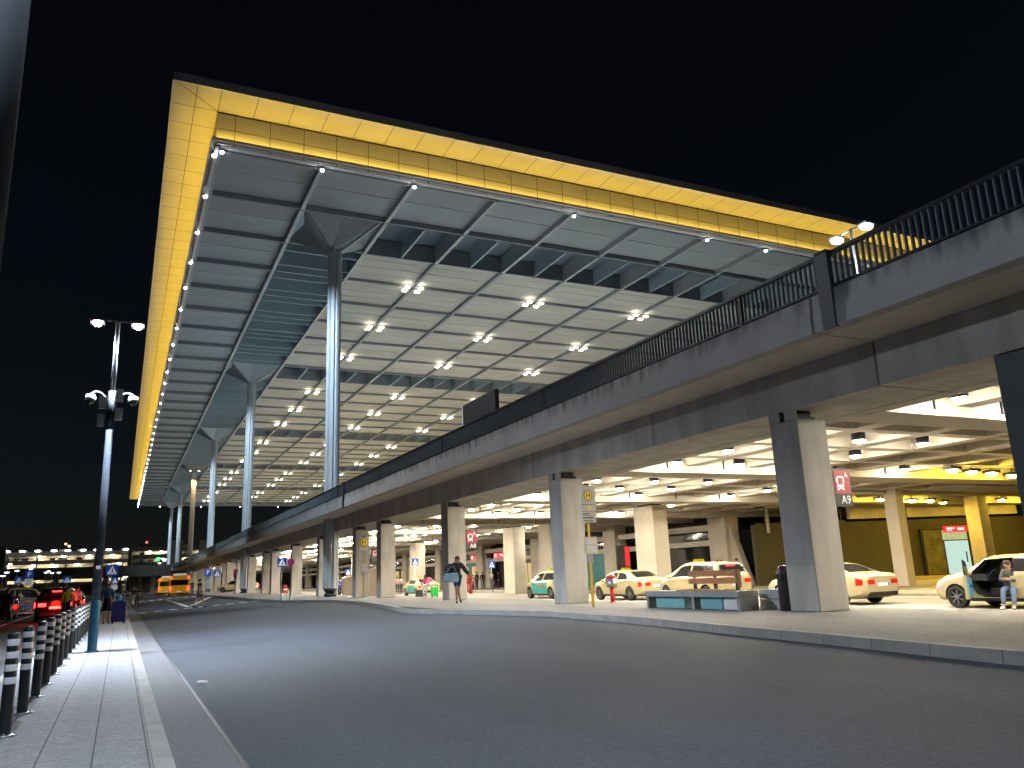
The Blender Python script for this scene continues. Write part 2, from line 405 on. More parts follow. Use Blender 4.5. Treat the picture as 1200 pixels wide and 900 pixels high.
# ceiling: panels, rails, louvre bands
bandx = {1}; bandy = {1, 8, 15, 22, 29, 36}
pan, pin, lou, fin, rl, rd, thin = MB(), MB(), MB(), MB(), MB(), MB(), MB()
pan.nonorm = pin.nonorm = lou.nonorm = True
def down(b, x0, x1, y0, y1, z): b.add([(x0,y0,z),(x0,y1,z),(x1,y1,z),(x1,y0,z)], [(0,1,2,3)])
for i in range(NX):
    for j in range(NY):
        x0, y0 = X0 + i*G, Y0 + j*G; x1, y1 = x0 + G, y0 + G
        edge = i == 0 or j == 0 or j == NY - 1
        if (i in bandx or j in bandy) and not edge:
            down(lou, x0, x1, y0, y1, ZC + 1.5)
            if i in bandx and j in bandy: continue
            if i in bandx:
                for k in range(2 if j < 22 else 1):
                    yy = y0 + (k + .0) * G/2 + (.0 if k else 0)
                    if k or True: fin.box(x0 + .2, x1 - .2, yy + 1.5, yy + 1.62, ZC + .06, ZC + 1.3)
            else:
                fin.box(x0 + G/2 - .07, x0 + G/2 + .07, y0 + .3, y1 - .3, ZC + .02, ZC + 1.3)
        else:
            zz = ZC + (.42 if edge else .30)
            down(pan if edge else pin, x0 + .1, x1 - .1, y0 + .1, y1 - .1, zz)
            thin.box(x0 + .2, x1 - .2, y0 + G/2 - .03, y0 + G/2 + .03, zz - .05, zz - .004)
            if not edge:
                for q in (.25, .75): thin.box(x0 + .3, x1 - .3, y0 + G*q - .015, y0 + G*q + .015, zz - .03, zz - .005)
for i in range(NX + 1):
    x = X0 + i*G
    for j in range(NY):
        y0 = Y0 + j*G
        light = i in (0, 1, 2) or j == 0 or j in bandy
        (rl if light else rd).box(x - .13, x + .13, y0 + .06, y0 + G - .06, ZC, ZC + 1.45 if (j in bandy or i in (1,2)) else ZC + .5)
        if not light: rl.box(x + .132, x + .17, y0, y0 + G, ZC + .02, ZC + .1)
for j in range(NY + 1):
    y = Y0 + j*G
    for i in range(NX):
        x0 = X0 + i*G
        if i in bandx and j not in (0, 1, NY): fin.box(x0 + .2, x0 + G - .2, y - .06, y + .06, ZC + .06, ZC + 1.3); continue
        dp = 1.45 if (j in bandy or j - 1 in bandy) else .5
        rd.box(x0 + .16, x0 + G - .16, y - .085, y + .085, ZC + .03, ZC + dp)
        if i == 0 or j == 0: rl.box(x0 + .2, x0 + G - .2, y + .087, y + .12, ZC + .05, ZC + .12)
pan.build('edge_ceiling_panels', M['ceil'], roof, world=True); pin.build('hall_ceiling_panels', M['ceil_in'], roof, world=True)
lou.build('louvre_backing', M['louvre_dark'], roof, world=True); fin.build('louvre_fins', mat('louvre_fin', (.40,.52,.60), .5, .1, var=.05), roof, world=True)  # cool light from below is put into the fin colour
rl.build('ceiling_rails', M['rail_light'], roof, world=True); rd.build('ceiling_beams', M['rail_dark'], roof, world=True)
thin.build('panel_battens', mat('batten', (.78,.82,.86), .5, var=.03), roof, world=True)
# small bright lamps along the roof's edge
E_W = glow('cold_white_lamp', (.92,.96,1), 60)
def edge_lamp(i, x, y, first=[None]):
    if first[0] is None:
        t = thing('edge_downlight', 'small white lamp at the ceiling edge of the big roof', 'lamp', (x, y, ZC - .1), 0, 'small white lamps along the roof edge')
        b = MB(); b.box(-.13, .13, -.13, .13, -.02, .14); b.build('housing', M['grey_metal'], t)
        b = MB(); b.ell((0,0,-.05), (.115,.115,.09), 10, 6); b.build('lens', E_W, t)
        first[0] = t
    else: copy_tree(first[0], (x, y, ZC - .1))
for j in range(0, NY + 1): edge_lamp(j, X0 - .28, Y0 + j*G if j else Y0 + .4)
def aimed(name, src, dst, energy, ang, col):
    d = (Vector(dst) - Vector(src)).normalized()
    return lamp(name, 'SPOT', src, energy, col, None, .15, rot=d.to_track_quat('-Z', 'Y').to_euler(), spot=R(ang), blend=.7)
for j in sorted(bandy - {22}):
    yc = Y0 + (j + .5)*G
    aimed('edge_beam', (X0 - .28, max(Y0 + .4, Y0 + (j - 1)*G) , ZC - .35), (X0 + 1.5*G, yc, 9), 21000 if j > 1 else 30000, 74, (.68,.84,1))
aimed('edge_beam', (X0 + .12, Y0 - .25, ZC - .35), (11.6, 32, 5), 30000, 78, (.95,.96,1))
for i in (0, 1, 2, 4, 6, 7, 9, 11): edge_lamp(i, X0 + i*G + (.12 if i == 0 else 0), Y0 - .22)
for i in (1, 3, 5, 7): edge_lamp(i, X0 + i*G, YE - .1)
# four-lamp clusters on the hall ceiling
E_C = glow('warm_cluster_lamp', (1, .88, .66), 16)
first = None
for i in (3, 5, 7):
    for j in [k + p for p in (0, 7, 14, 21, 28) for k in (3, 5, 7)]:
        x, y = X0 + i*G, Y0 + j*G
        if first is None:
            first = thing('ceiling_light', 'cluster of four warm lamps on the hall ceiling', 'ceiling light', (x, y, ZC), 0, 'four-lamp clusters on the hall ceiling')
            b = MB(); b.box(-.9, .9, -.05, .05, -.06, -.002); b.box(-.05, .05, -.9, -.06, -.06, -.003); b.box(-.05, .05, .06, .9, -.06, -.003); b.build('frame', M['dark_metal'], first)
            for dx, dy in ((-.62, -.5), (.62, -.5), (-.62, .5), (.62, .5)):
                b = MB(); b.box(dx - .21, dx + .21, dy - .17, dy + .17, -.16, -.05); b.build('lamp', E_C, first)
        else: copy_tree(first, (x, y, ZC))
# canopy columns
def fluted(b, r, z0, z1, r1=None, mi=0):
    prof = []
    n = 32
    for k in range(n):
        t = 2*PI*k/n; q = (k % 8)
        rr = 1.0 if q in (1,2,3,5,6,7) else (.78 if q == 4 else 1.0)
        if q == 0: rr = .78
        prof.append((math.cos(t)*rr, math.sin(t)*rr))
    r1 = r if r1 is None else r1
    vs = [(x*r, y*r, z0) for x, y in prof] + [(x*r1, y*r1, z1) for x, y in prof]
    b.add(vs, [(i, (i+1) % n, n+(i+1) % n, n+i) for i in range(n)], mi)
    b.add(vs[:n], [tuple(range(n))[::-1]], mi); b.add(vs[n:], [tuple(range(n))], mi)
colors = ['foremost', 'second', 'third', 'fourth', 'fifth', 'farthest']
col0 = None
XC = X0 + 1.5*G
for k, j in enumerate(sorted(bandy)):
    y = Y0 + (j + .5)*G; zb = isl_z(13.1, y)
    lab = f'tall fluted grey steel column under the big roof, {["first and biggest, nearest the camera","second in the row","third in the row","fourth, lit warm from its top","fifth in the row","last and farthest in the row"][k]}'
    lab = ['tall fluted steel roof column, first and nearest of the row', 'tall fluted steel roof column, second of the row', 'tall fluted steel roof column, third of the row', 'tall roof column lit warm orange by spotlights below its capital', 'tall fluted steel roof column, fifth of the row', 'tall fluted steel roof column, last and farthest of the row'][k]
    t = thing('roof_column', lab, 'column', (XC, y, zb), 0, 'steel columns carrying the big roof')
    if col0 is None:
        col0 = t
        h = 24.9 + 1.5 - zb
        b = MB(); fluted(b, .53, .55, h, .5); sh = b.build('shaft', M['steel'], t)
        b = MB(); b.cyl((0,0,0), (0,0,.2), .42, .42, 20); b.cyl((0,0,.2), (0,0,.55), .3, .5, 20); b.build('base', M['dark_metal'], t)
        b = MB(); q = G/2 - .16; zt = ZC - zb + .35
        top = [(-q,-q),(q,-q),(q,q),(-q,q)]; lo = [(-.36,-.36),(.36,-.36),(.36,.36),(-.36,.36)]
        vs = [(x, y_, h - .5) for x, y_ in lo]; mids = []
        for (x, y_) in top: mids.append((x, y_, zt))
        vs += mids
        # concave faces: each side folds in towards the middle of the edge
        ed = [(0,-q*.8),(q*.8,0),(0,q*.8),(-q*.8,0)]
        vs += [(x, y_, zt) for x, y_ in ed]
        for a in range(4):
            c2 = (a+1) % 4
            b.add([vs[a], vs[c2], vs[4+c2], vs[8+a], vs[4+a]], [(0,1,2,3),(0,3,4)])
        for a in range(4):
            b.bar((lo[a][0], lo[a][1], h - .5), (top[a][0], top[a][1], zt - .02), .14, .14)
        b.box(-q, q, -q, q, zt + .03, zt + .2)
        b.build('capital', mat('capital_steel', (.30,.34,.38), .45, .3, var=.08), t)
    else:
        for chd in col0.children:
            c = chd.copy(); COL.objects.link(c); c.parent = t; c.location.z = (isl_z(13.1, Y0+1.5*G) - zb) if chd.name.split('.')[0] != 'base' else 0
    if k == 3:
        h = 26.3 - zb
        for dx, dy in ((-.9,-.9),(.9,-.9)):
            b = MB(); b.cyl((dx,dy,h-.05),(dx,dy,h+.3),.12,.15,12); sp = b.build('spotlight', M['dark_metal'], t)
            b = MB(); b.cyl((dx,dy,h-.09),(dx,dy,h-.055),.12,.12,12); b.build('lens', glow('warm_spot', (1,.7,.35), 60), sp)
            lamp('column_spot', 'SPOT', (dx, dy, h - .3), 9000, (1,.55,.2), t, .1, rot=(R(4), R(-4 if dx<0 else 4), 0), spot=R(44))
# ------------------------------------------------------------------ elevated road (viaduct)
def stained(name, base):
    m = mat(name, base, .82, var=.14, scale=.8, bump=.12, bscale=30, detail=8); nt = m.node_tree; b = nt.nodes['Principled BSDF']
    src = b.inputs['Base Color'].links[0].from_socket
    tc = nt.nodes.new('ShaderNodeTexCoord'); mp = nt.nodes.new('ShaderNodeMapping'); mp.inputs['Scale'].default_value = (2.2, 2.2, .25)
    nt.links.new(tc.outputs['Object'], mp.inputs[0]); n = nt.nodes.new('ShaderNodeTexNoise'); n.inputs['Scale'].default_value = 1.6; n.inputs['Detail'].default_value = 7
    nt.links.new(mp.outputs[0], n.inputs['Vector'])
    sp = nt.nodes.new('ShaderNodeSeparateXYZ'); nt.links.new(tc.outputs['Object'], sp.inputs[0])
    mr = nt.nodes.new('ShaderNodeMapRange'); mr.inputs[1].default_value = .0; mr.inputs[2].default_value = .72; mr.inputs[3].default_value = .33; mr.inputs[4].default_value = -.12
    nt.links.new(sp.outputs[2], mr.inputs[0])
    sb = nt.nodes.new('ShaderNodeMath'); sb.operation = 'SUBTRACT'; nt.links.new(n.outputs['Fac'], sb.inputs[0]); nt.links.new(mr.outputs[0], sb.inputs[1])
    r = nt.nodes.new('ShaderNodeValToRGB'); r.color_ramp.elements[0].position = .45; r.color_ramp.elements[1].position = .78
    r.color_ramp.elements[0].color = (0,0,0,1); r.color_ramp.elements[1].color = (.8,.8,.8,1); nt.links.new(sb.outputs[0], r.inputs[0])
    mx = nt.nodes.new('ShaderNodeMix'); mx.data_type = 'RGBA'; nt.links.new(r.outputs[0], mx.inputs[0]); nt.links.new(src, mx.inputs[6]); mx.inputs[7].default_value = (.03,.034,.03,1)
    nt.links.new(mx.outputs[2], b.inputs['Base Color']); return m
M['parapet'] = stained('stained_parapet', (.36,.355,.34))
VX, PX = 13.24, 11.65
ZG0, ZG1, ZP0, ZP1 = 4.83, 5.75, 5.75, 6.48
YV1 = 300
via = thing('elevated_road', 'long concrete elevated road on square pillars beside the roof', 'bridge', (20, 40, 5.75))
def bld(b, name, m, bevel=0): return b.build(name, m, via, world=True, bevel=bevel)
jo = [-1, 10.55, 47.2, 84, 121, 158, 195, 232, 269, YV1]
b = MB()
for a, c in zip(jo, jo[1:]):
    b.box(VX, VX + 2.5, a + .03, c - .03, ZG0, ZG1 - .002)
bld(b, 'edge_girder', M['concrete'])
b = MB()
for k in range(40):
    y = 3.3 + 7.4 * k
    if min(abs(y - q) for q in jo) > 1: b.box(VX - .004, VX + .02, y - .012, y + .012, ZG0 + .01, ZG1 - .01)
b.box(VX + 1.9, VX + 1.93, -1, YV1, ZG0 - .004, ZG0 + .02)
bld(b, 'formwork_joints', mat('joint_dark', (.09,.088,.08), .9, var=.2))
b = MB()
for a, c in zip(jo, jo[1:]): b.box(PX + .1, VX - .003, a + .02, c - .02, ZG1 + .002, ZG1 + .25); b.box(VX - .003, 64, a + .02, c - .02, ZG1 + .35, ZG1 + .62)
bld(b, 'deck', M['soffit_concrete'])
b = MB()
for a, c in zip(jo, jo[1:]):
    b.box(0, .3, a + .04 - 40, c - .04 - 40, 0, .40); b.box(.02, .3, a + .04 - 40, c - .04 - 40, .42, .73); b.box(.012, .3, a + .05 - 40, c - .05 - 40, .395, .425)
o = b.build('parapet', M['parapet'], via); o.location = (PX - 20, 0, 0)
b = MB(); b.box(62, 62.3, -1, YV1, ZP0 + .65, ZP1 + .5); bld(b, 'far_parapet', M['concrete'])
for Y in jo[1:-1]:
    Y = 10.12 if Y < 11 else Y
    b = MB(); b.box(PX - .05, PX + .05, Y - .15, Y + .15, ZP0 - .02, ZP1 + .74); b.box(PX - .06, PX + .3, Y - .15, Y + .15, ZP1 + .74, ZP1 + .77); bld(b, 'joint_cover', mat('joint_cover', (.07,.08,.09), .5, .3, var=.1))
# soffit grid: ribs and cross beams
b = MB()
xr = [18.75, 21.65, 24.55, 27.45, 30.35, 33.25, 36.4, 39.6]
for x in xr: b.box(x - .3, x + .3, -1, YV1, 5.12, ZG1 + .352)
bld(b, 'longitudinal_ribs', M['soffit_concrete'])
P1 = [2.6, 13.2, 24.0, 34.65, 45.25, 50.7, 61.3, 71.9, 82.5, 88, 98.6, 109.2, 119.8, 125.3, 136, 146.6, 157.2, 168, 180, 192, 204, 216, 228, 240, 252, 264, 276]
b = MB()
for Y in P1: b.box(VX + 2.5, 60, Y - .62, Y + .62, 4.86, ZG1 + .353)
bld(b, 'cross_beams', M['soffit_concrete'])
b = MB()
for Y, Yn in zip(P1, P1[1:]):
    n = 4 if Yn - Y > 8 else 2
    for k in range(1, n):
        yy = Y + (Yn - Y) * k / n; b.box(VX + 2.5, 60, yy - .2, yy + .2, 5.124, ZG1 + .354)
bld(b, 'cross_ribs', M['soffit_concrete'])
b = MB()
for Y in P1[:14]:
    for X in (17.6, 20.2, 23.1, 26, 28.9): b.box(X - .025, X + .025, Y - .66, Y - .621, 5.0, 5.6)
bld(b, 'beam_joints', M['dark_metal'])
# kerbed roadway lamps strip seen on the deck edge
b = MB()
for (a, c) in ((8.3, 10.2), (9.8, 9.9), (31, 33.5), (44.5, 46.4), (64, 67.5), (110, 113)): b.box(PX + .33, PX + .36, a, c, ZP1 - .03, ZP1 + .035)
bld(b, 'reflective_strip', glow('deck_strip', (.8,.9,.9), .8))
# railing: a thing fixed on the bridge
ra = thing('bridge_railing', 'dark metal bar railing along the edge of the elevated road', 'railing', (PX, 40, ZP1))
b = MB(); k = 0; y = -1.0
while y < 130: b.box(PX + .05, PX + .11, y, y + .028, ZP1 + .08, ZP1 + .69); y += .125
y = 130
while y < YV1: b.box(PX + .05, PX + .11, y, y + .05, ZP1 + .08, ZP1 + .69); y += .25
b.build('bars', mat('railing_bars', (.13,.16,.18), .5, .2, var=.1), ra, world=True)
b = MB(); b.box(PX + .03, PX + .14, -1, YV1, ZP1 + .68, ZP1 + .745); b.build('handrail', M['dark_metal'], ra, world=True)
b = MB(); b.box(PX + .045, PX + .12, -1, YV1, ZP1 + .04, ZP1 + .085); b.build('bottom_rail', M['dark_metal'], ra, world=True)
y = 12.5
for k in range(14): b = MB(); b.box(PX + .04, PX + .13, y - .04, y + .04, ZP1 - .002, ZP1 + .69); b.build('post', M['dark_metal'], ra, world=True); y += 9.1
# pillars, first row
pil0 = None
names = {13.2: 'concrete pillar beside the A9 sign and the wooden bench', 24.0: 'concrete pillar beside the yellow bus stop pole and red bin', 34.65: 'concrete pillar behind the woman walking with a blue bag, beside the A8 sign',
         45.25: 'concrete pillar just right of the smaller bus stop pole', 50.7: 'concrete pillar behind the smaller bus stop pole', 61.3: 'pillar half hidden behind the nearest steel roof column'}
for Y in P1[1:]:
    zb = isl_z(13.6, Y)
    lab = names.get(Y, 'concrete pillar in the far part of the elevated road front row'); 
    if pil0 is None:
        t = thing('road_pillar', lab, 'pillar', (VX, Y, zb), 0, 'front row pillars of the elevated road'); pil0 = t
        b = MB(); b.box(0, .87, -.42, .42, 0, 4.6 - zb); b.build('shaft', M['concrete'], t, bevel=.025)
        b = MB(); b.box(.16, .71, -.28, .28, 4.602 - zb, 4.70 - zb); b.box(.22, .65, -.22, .22, 4.70 - zb, ZG0 - zb - .003); b.build('bearing', M['dark_metal'], t)
        b = MB(); b.box(.0, .035, -.42, -.06, 4.602 - zb, ZG0 - zb - .004); b.box(.0, .035, .1, .42, 4.602 - zb, ZG0 - zb - .004); b.box(.036, .8, .39, .42, 4.602 - zb, ZG0 - zb - .004); b.build('bearing_shield', M['concrete'], t)
    else:
        t = copy_tree(pil0, (VX, Y, zb), None, lab)
        for c in t.children: c.location.z = pil0.location.z - zb
# near pillar at the photo's right edge, flush with the girder, coloured darker to offset the street lamp's light
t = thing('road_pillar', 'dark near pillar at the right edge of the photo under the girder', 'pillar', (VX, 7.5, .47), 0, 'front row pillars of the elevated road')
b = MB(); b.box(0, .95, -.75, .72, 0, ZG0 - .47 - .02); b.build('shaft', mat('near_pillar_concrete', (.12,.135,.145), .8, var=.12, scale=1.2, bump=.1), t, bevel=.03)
# second row
row2 = [38.6, 50.9, 56.9, 69, 80, 92, 104, 118]
for k, Y in enumerate(row2):
    lab = ['broad concrete pillar of the second row behind the beige taxi sedan', 'concrete pillar of the second row beside the teal taxi'][k] if k < 2 else 'concrete pillar of the second row in the far part of the forecourt'
    t = thing('inner_pillar', lab, 'pillar', (27, Y, 0), 0, 'second row pillars under the elevated road')
    b = MB(); b.box(0, 1.0, -1.0, .9, 0, 5.0); b.box(1.0, 1.15, -.7, .6, 0, 5.0); b.build('shaft', M['soffit_concrete'], t, bevel=.03)
    b = MB(); b.box(.15, .85, -.7, .6, 5.001, 5.12 - .003); b.build('bearing', M['dark_metal'], t)
    b = MB(); b.prism([(.9, 0), (2.4, 0), (.9, 3.4)], -1.0, -.55, 'y'); 
for (X, Y, wx, wy, h, lab, m, nm) in ((37.0, 29.5, .6, .8, 5.74, 'pale concrete pillar with a yellow lit side in front of the dark wall', 'soffit_concrete', 'inner_pillar'),
                            (48.7, 32.9, .9, .95, 5.38, 'thick pillar glowing yellow behind the taxi with the open door', 'yellow_concrete', 'inner_pillar')):
    t = thing(nm, lab, 'pillar', (X, Y, 0), 0, 'inner pillars at the dark wall')
    b = MB(); b.box(0, wx, -.0, wy, 0, h); b.build('shaft', M[m], t, bevel=.03)
    if h < 5.5:
        b = MB(); b.box(-.12, wx + .12, -.12, wy + .12, h + .002, h + .36); b.build('cap', M['yellow_concrete'], t)
# ------------------------------------------------------------------ lamps under the bridge
LW = glow('neutral_lamp', (1, .89, .70), 700)
LUP = glow('neutral_lamp_up', (1, .91, .75), 45)
lam0 = None; rows = []
for Y, Yn in zip(P1, P1[1:]):
    if Yn - Y < 8: continue
    for k in (1, 2, 3): rows.append(Y + (Yn - Y) * (k + .5) / 4 - .15)
for X in (17.35, 20.2, 23.1, 29.0):
    for n, Y in enumerate(rows):
        if X > 27 and Y < 18: continue
        if Y > 120 and n % 2: continue
        
        if X > 27 and Y < 22: continue
        if lam0 is None:
            t = thing('ceiling_lamp', 'round drum lamp hanging in a concrete ceiling bay under the elevated road', 'lamp', (X, Y, 5.2), 0, 'drum lamps under the elevated road'); lam0 = t
            b = MB(); b.lathe([(.19,-.12),(.2,-.12),(.2,.12),(.19,.12)], 16); b.cyl((0,0,.12), (0,0,.9), .012, .012, 6); b.build('housing', M['dark_metal'], t)
            b = MB(); b.lathe([(0,-.185),(.10,-.178),(.15,-.16),(.178,-.13),(0,-.128)], 14); b.build('lens', LW, t)
            b = MB(); b.lathe([(0,.121),(.18,.125),(.15,.18),(.05,.2)], 14); b.build('upper_lens', LUP, t)
        else: copy_tree(lam0, (X, Y, 5.2))
LY = glow('sodium_lamp', (1, .64, .06), 420)
yl0 = None
for X, Y, z in [(30.3,21.3,4.93),(32.0,21.65,4.93),(33.6,21.85,4.93),(35.7,22.3,4.93),(39.8,32.8,4.93),(43.4,33.5,4.93),(44.9,33.4,4.93),(47.2,34.2,4.93),(50.8,32.7,4.93),(54,33,4.93)]:
    if yl0 is None:
        t = thing('sodium_lamp', 'flat yellow lamp on the ceiling in front of the dark wall', 'lamp', (X, Y, z), 0, 'yellow lamps near the dark wall'); yl0 = t
        b = MB(); b.box(-.32,.32,-.2,.2,0,.12); b.cyl((0,0,.12),(0,0,.7),.02,.02,6); b.build('housing', M['dark_metal'], t)
        b = MB(); b.ell((0,0,-.03),(.29,.18,.09),12,6); b.build('lens', LY, t)
    else: copy_tree(yl0, (X, Y, z))
# ------------------------------------------------------------------ terminal front behind the taxi lane
FX = 38.5
fac = thing('terminal_facade', 'terminal front of concrete frames with dark glass and lit doors', 'building', (FX, 60, 0))
def fb(b, name, m, bevel=0): return b.build(name, m, fac, world=True, bevel=bevel)
cols = [45.97, 60.4, 74.75, 89.35, 103.65, 118, 132.5, 147, 161.5, 176, 190, 204]
for Y in cols:
    b = MB(); b.box(FX, FX + 1.2, Y - .95, Y + .95, .1, 6.1); b.prism([(Y - .95, 4.3), (Y - .95, .1), (Y - 2.6, .1)], FX + .35, FX + .8, 'x'); fb(b, 'column', M['soffit_concrete'])
b = MB()
for z0, z1 in ((5.18, 5.56), (4.02, 4.45), (2.95, 3.34)):
    for a, c in zip(cols, cols[1:]): b.box(FX + .3, FX + .75, a + .952, c - .952, z0, z1)
fb(b, 'concrete_louvres', M['soffit_concrete'])
b = MB(); b.box(FX + .0, FX + 1.0, 45, 206, 6.102, 6.12 + .3); fb(b, 'top_beam', M['soffit_concrete'])
b = MB(); b.box(FX + 1.3, FX + 1.4, 45, 206, 3.0, 6.1); fb(b, 'dark_glazing', M['glass_dark'])
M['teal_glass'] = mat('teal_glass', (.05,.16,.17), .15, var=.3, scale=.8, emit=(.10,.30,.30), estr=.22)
M['shop'] = glow('warm_interior', (1, .74, .32), .75)
M['green_int'] = glow('pale_interior', (.72, 1, .84), .8)
for n, (a, c) in enumerate(zip(cols, cols[1:])):
    b = MB(); b.box(FX + 1.32, FX + 1.4, a + .9, c - .9, .1, 2.98)
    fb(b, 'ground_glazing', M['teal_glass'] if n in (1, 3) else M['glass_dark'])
    if n in (2, 3, 5):
        for q, yy in enumerate((a + 3.0, a + 6.6)):
            b = MB(); b.box(FX + 1.2, FX + 1.3, yy, yy + 2.2, .12, 2.6); d = fb(b, 'door', M['shop'])
            b = MB()
            for e in (0, 1.07, 2.14): b.box(FX + 1.16, FX + 1.2, yy + e, yy + e + .07, .12, 2.66)
            b.box(FX + 1.16, FX + 1.2, yy, yy + 2.21, 2.6, 2.7); d2 = b.build('door_frame', M['dark_metal'], d); d2.location = (0,0,0)
# exit signs over the doors
M['exit_red'] = mat('exit_sign_red', (.5,.01,.02), .4, var=0, emit=(.8,.02,.04), estr=.7)
M['lit_white'] = glow('lit_white', (1,1,1), .95)
for y, lab in ((90.9, 'red lit sign above the terminal doors, left of the pair'), (84.0, 'red lit sign above the terminal doors, right of the pair')):
    t = thing('door_sign', lab, 'sign', (FX + .25, y, 3.62), R(-90), 'red lit signs over the terminal doors')
    b = MB(); b.box(-1.6, 1.6, -.04, .04, -.32, .32); b.build('panel', M['exit_red'], t)
    b = MB(); b.box(-1.3, -.7, -.055, -.042, -.16, .1); b.box(-1.2,-.8,-.055,-.042,.1,.2); b.box(.2, .9, -.055, -.042, -.05, .16); b.box(.9,1.2,-.055,-.042,-.18,.0); b.build('symbol', M['lit_white'], t)
t = thing('info_pillar', 'dark pillar with red and white lettering panel behind the bus stop pole', 'sign', (30.5, 46.2, .1))
b = MB(); b.box(-.5,.5,-.1,.1,0,3.0); b.build('body', M['black'], t)
b = MB(); b.box(.1,.45,-.112,-.102,1.6,2.9); b.build('red_panel', M['exit_red'], t)
b = MB()
for k in range(5): b.box(-.3, .3 - .08*(k % 3), -.112, -.102, .5 + .2*k, .58 + .2*k)
b.build('text_lines', M['signwhite'], t)
# dark wall closing the forecourt on the right
M['brown_wall'] = mat('dark_brown_wall', (.055,.05,.024), .75, var=.15, scale=.5, bump=.08)
dw = thing('dark_wall', 'large dark brown blank wall beyond the taxis, lit yellow from above', 'wall', (46, 40, 0))
def wq(x): return 42.0 - (x - 38.9) * .36
b = MB()
def wallbox(b, xa, xb, z0, z1, off=0, th=.3, mi=0):
    ya, yb = wq(xa) + off, wq(xb) + off
    vs = [(xa,ya,z0),(xb,yb,z0),(xb,yb+th,z0),(xa,ya+th,z0),(xa,ya,z1),(xb,yb,z1),(xb,yb+th,z1),(xa,ya+th,z1)]
    b.add(vs, [(3,2,1,0),(4,5,6,7),(0,1,5,4),(1,2,6,5),(2,3,7,6),(3,0,4,7)], mi)
wallbox(b, 38.5, 64, .1, 4.1); b.build('wall_panel', M['brown_wall'], dw, world=True)
b = MB(); x = 44.6
while x < 55.5: wallbox(b, x, x + 1.9, 4.25, 5.72, -.6, .3); x += 1.93
wallbox(b, 57.5, 63, 4.25, 5.72, -.58, .3)
b.build('concrete_apron', M['yellow_concrete'], dw, world=True)
b = MB()
wallbox(b, 38.6, 44.5, 4.1, 4.2, -.2, .2)
for x in (39.2, 40.9, 42.6, 44.2): wallbox(b, x, x + .12, 4.2, 5.6, -.2, .1)
wallbox(b, 38.6, 44.5, 5.2, 5.3, -.25, .1)
b.build('pipe_rack', M['dark_metal'], dw, world=True)
b = MB()
for k in range(5): b.tube([(VX + 24, 26.6 + .5*k, 5.02), (62, 27.6 + .5*k, 5.02)], .05)
b.tube([(33, 30, 5.0), (62, 31, 5.0)], .1); b.tube([(39.0, 41.3, 3.5), (39.0, 41.3, 5.5)], .12)
b.build('pipes', M['yellow_concrete'], dw, world=True)
b = MB(); wallbox(b, 40, 64, .1, .3, -2.4, 2.35); b.build('yellow_lit_step', mat('yellow_lit_paving', (.4,.32,.14), .8, var=.15), dw, world=True)  # yellow lamp light is put into the paving colour
# door in the dark wall
t = thing('glass_door', 'pale green lit glass door in the dark wall under a small red sign', 'door', (51.0, 37.2, .3), math.atan(-.36))
b = MB(); b.box(-1.75, 1.75, .05, .2, 0, 3.1); b.build('frame', M['dark_metal'], t)
b = MB(); b.box(-.1, 1.6, -.0, .045, .05, 2.25); pn = b.build('door_leaf', M['green_int'], t)
b = MB(); b.box(1.3, 1.36, -.06, -.002, .8, 1.5); b.build('handle', M['dark_metal'], pn)
b = MB(); b.box(-1.6, -.25, 0, .045, .05, 3.0); b.build('side_glazing', mat('side_glazing', (.12,.11,.05), .2, var=.5, scale=1.2), t)
b = MB(); b.box(-.2, 1.6, 0, .045, 2.32, 3.0); b.build('transom', mat('transom_glass', (.3,.4,.34), .2, var=.3, emit=(.4,.55,.45), estr=.4), t)
t = thing('door_sign', 'small red lit sign above the green glass door in the dark wall', 'sign', (51.7, 36.85, 3.35), math.atan(-.36))
b = MB(); b.box(-.9, .9, -.04, .04, -.2, .2); b.build('panel', M['exit_red'], t)
b = MB(); b.box(-.7, -.1, -.052, -.042, -.02, .1); b.box(-.7,-.3,-.052,-.042,-.13,-.06); b.box(.1, .6, -.052, -.042, -.1, .08); b.build('symbol', M['lit_white'], t)
# louvre gate + low wall on the far right
t = thing('slatted_screen', 'dark slatted metal screen at the far right beyond the yellow pillar', 'screen', (60, 33, 0))
b = MB(); 
for k in range(16): b.box(-1.5, 6, 0, .08, 1.6 + .26*k, 1.78 + .26*k)
b.build('slats', mat('slat_bronze', (.12,.09,.03), .5, .3, var=.15), t)
b = MB(); b.box(2.3, 2.45, -.08, -.002, 0, 5.8); b.box(-1.5,-1.4,-.08,-.002,0,5.8); b.build('post', M['yellow_concrete'], t)
t = thing('low_wall', 'low concrete wall behind the open taxi at the right edge', 'wall', (50, 24.5, 0))
b = MB(); b.box(-6, 8, 0, .3, .1, 1.9); b.build('wall_body', M['yellow_concrete'], t)
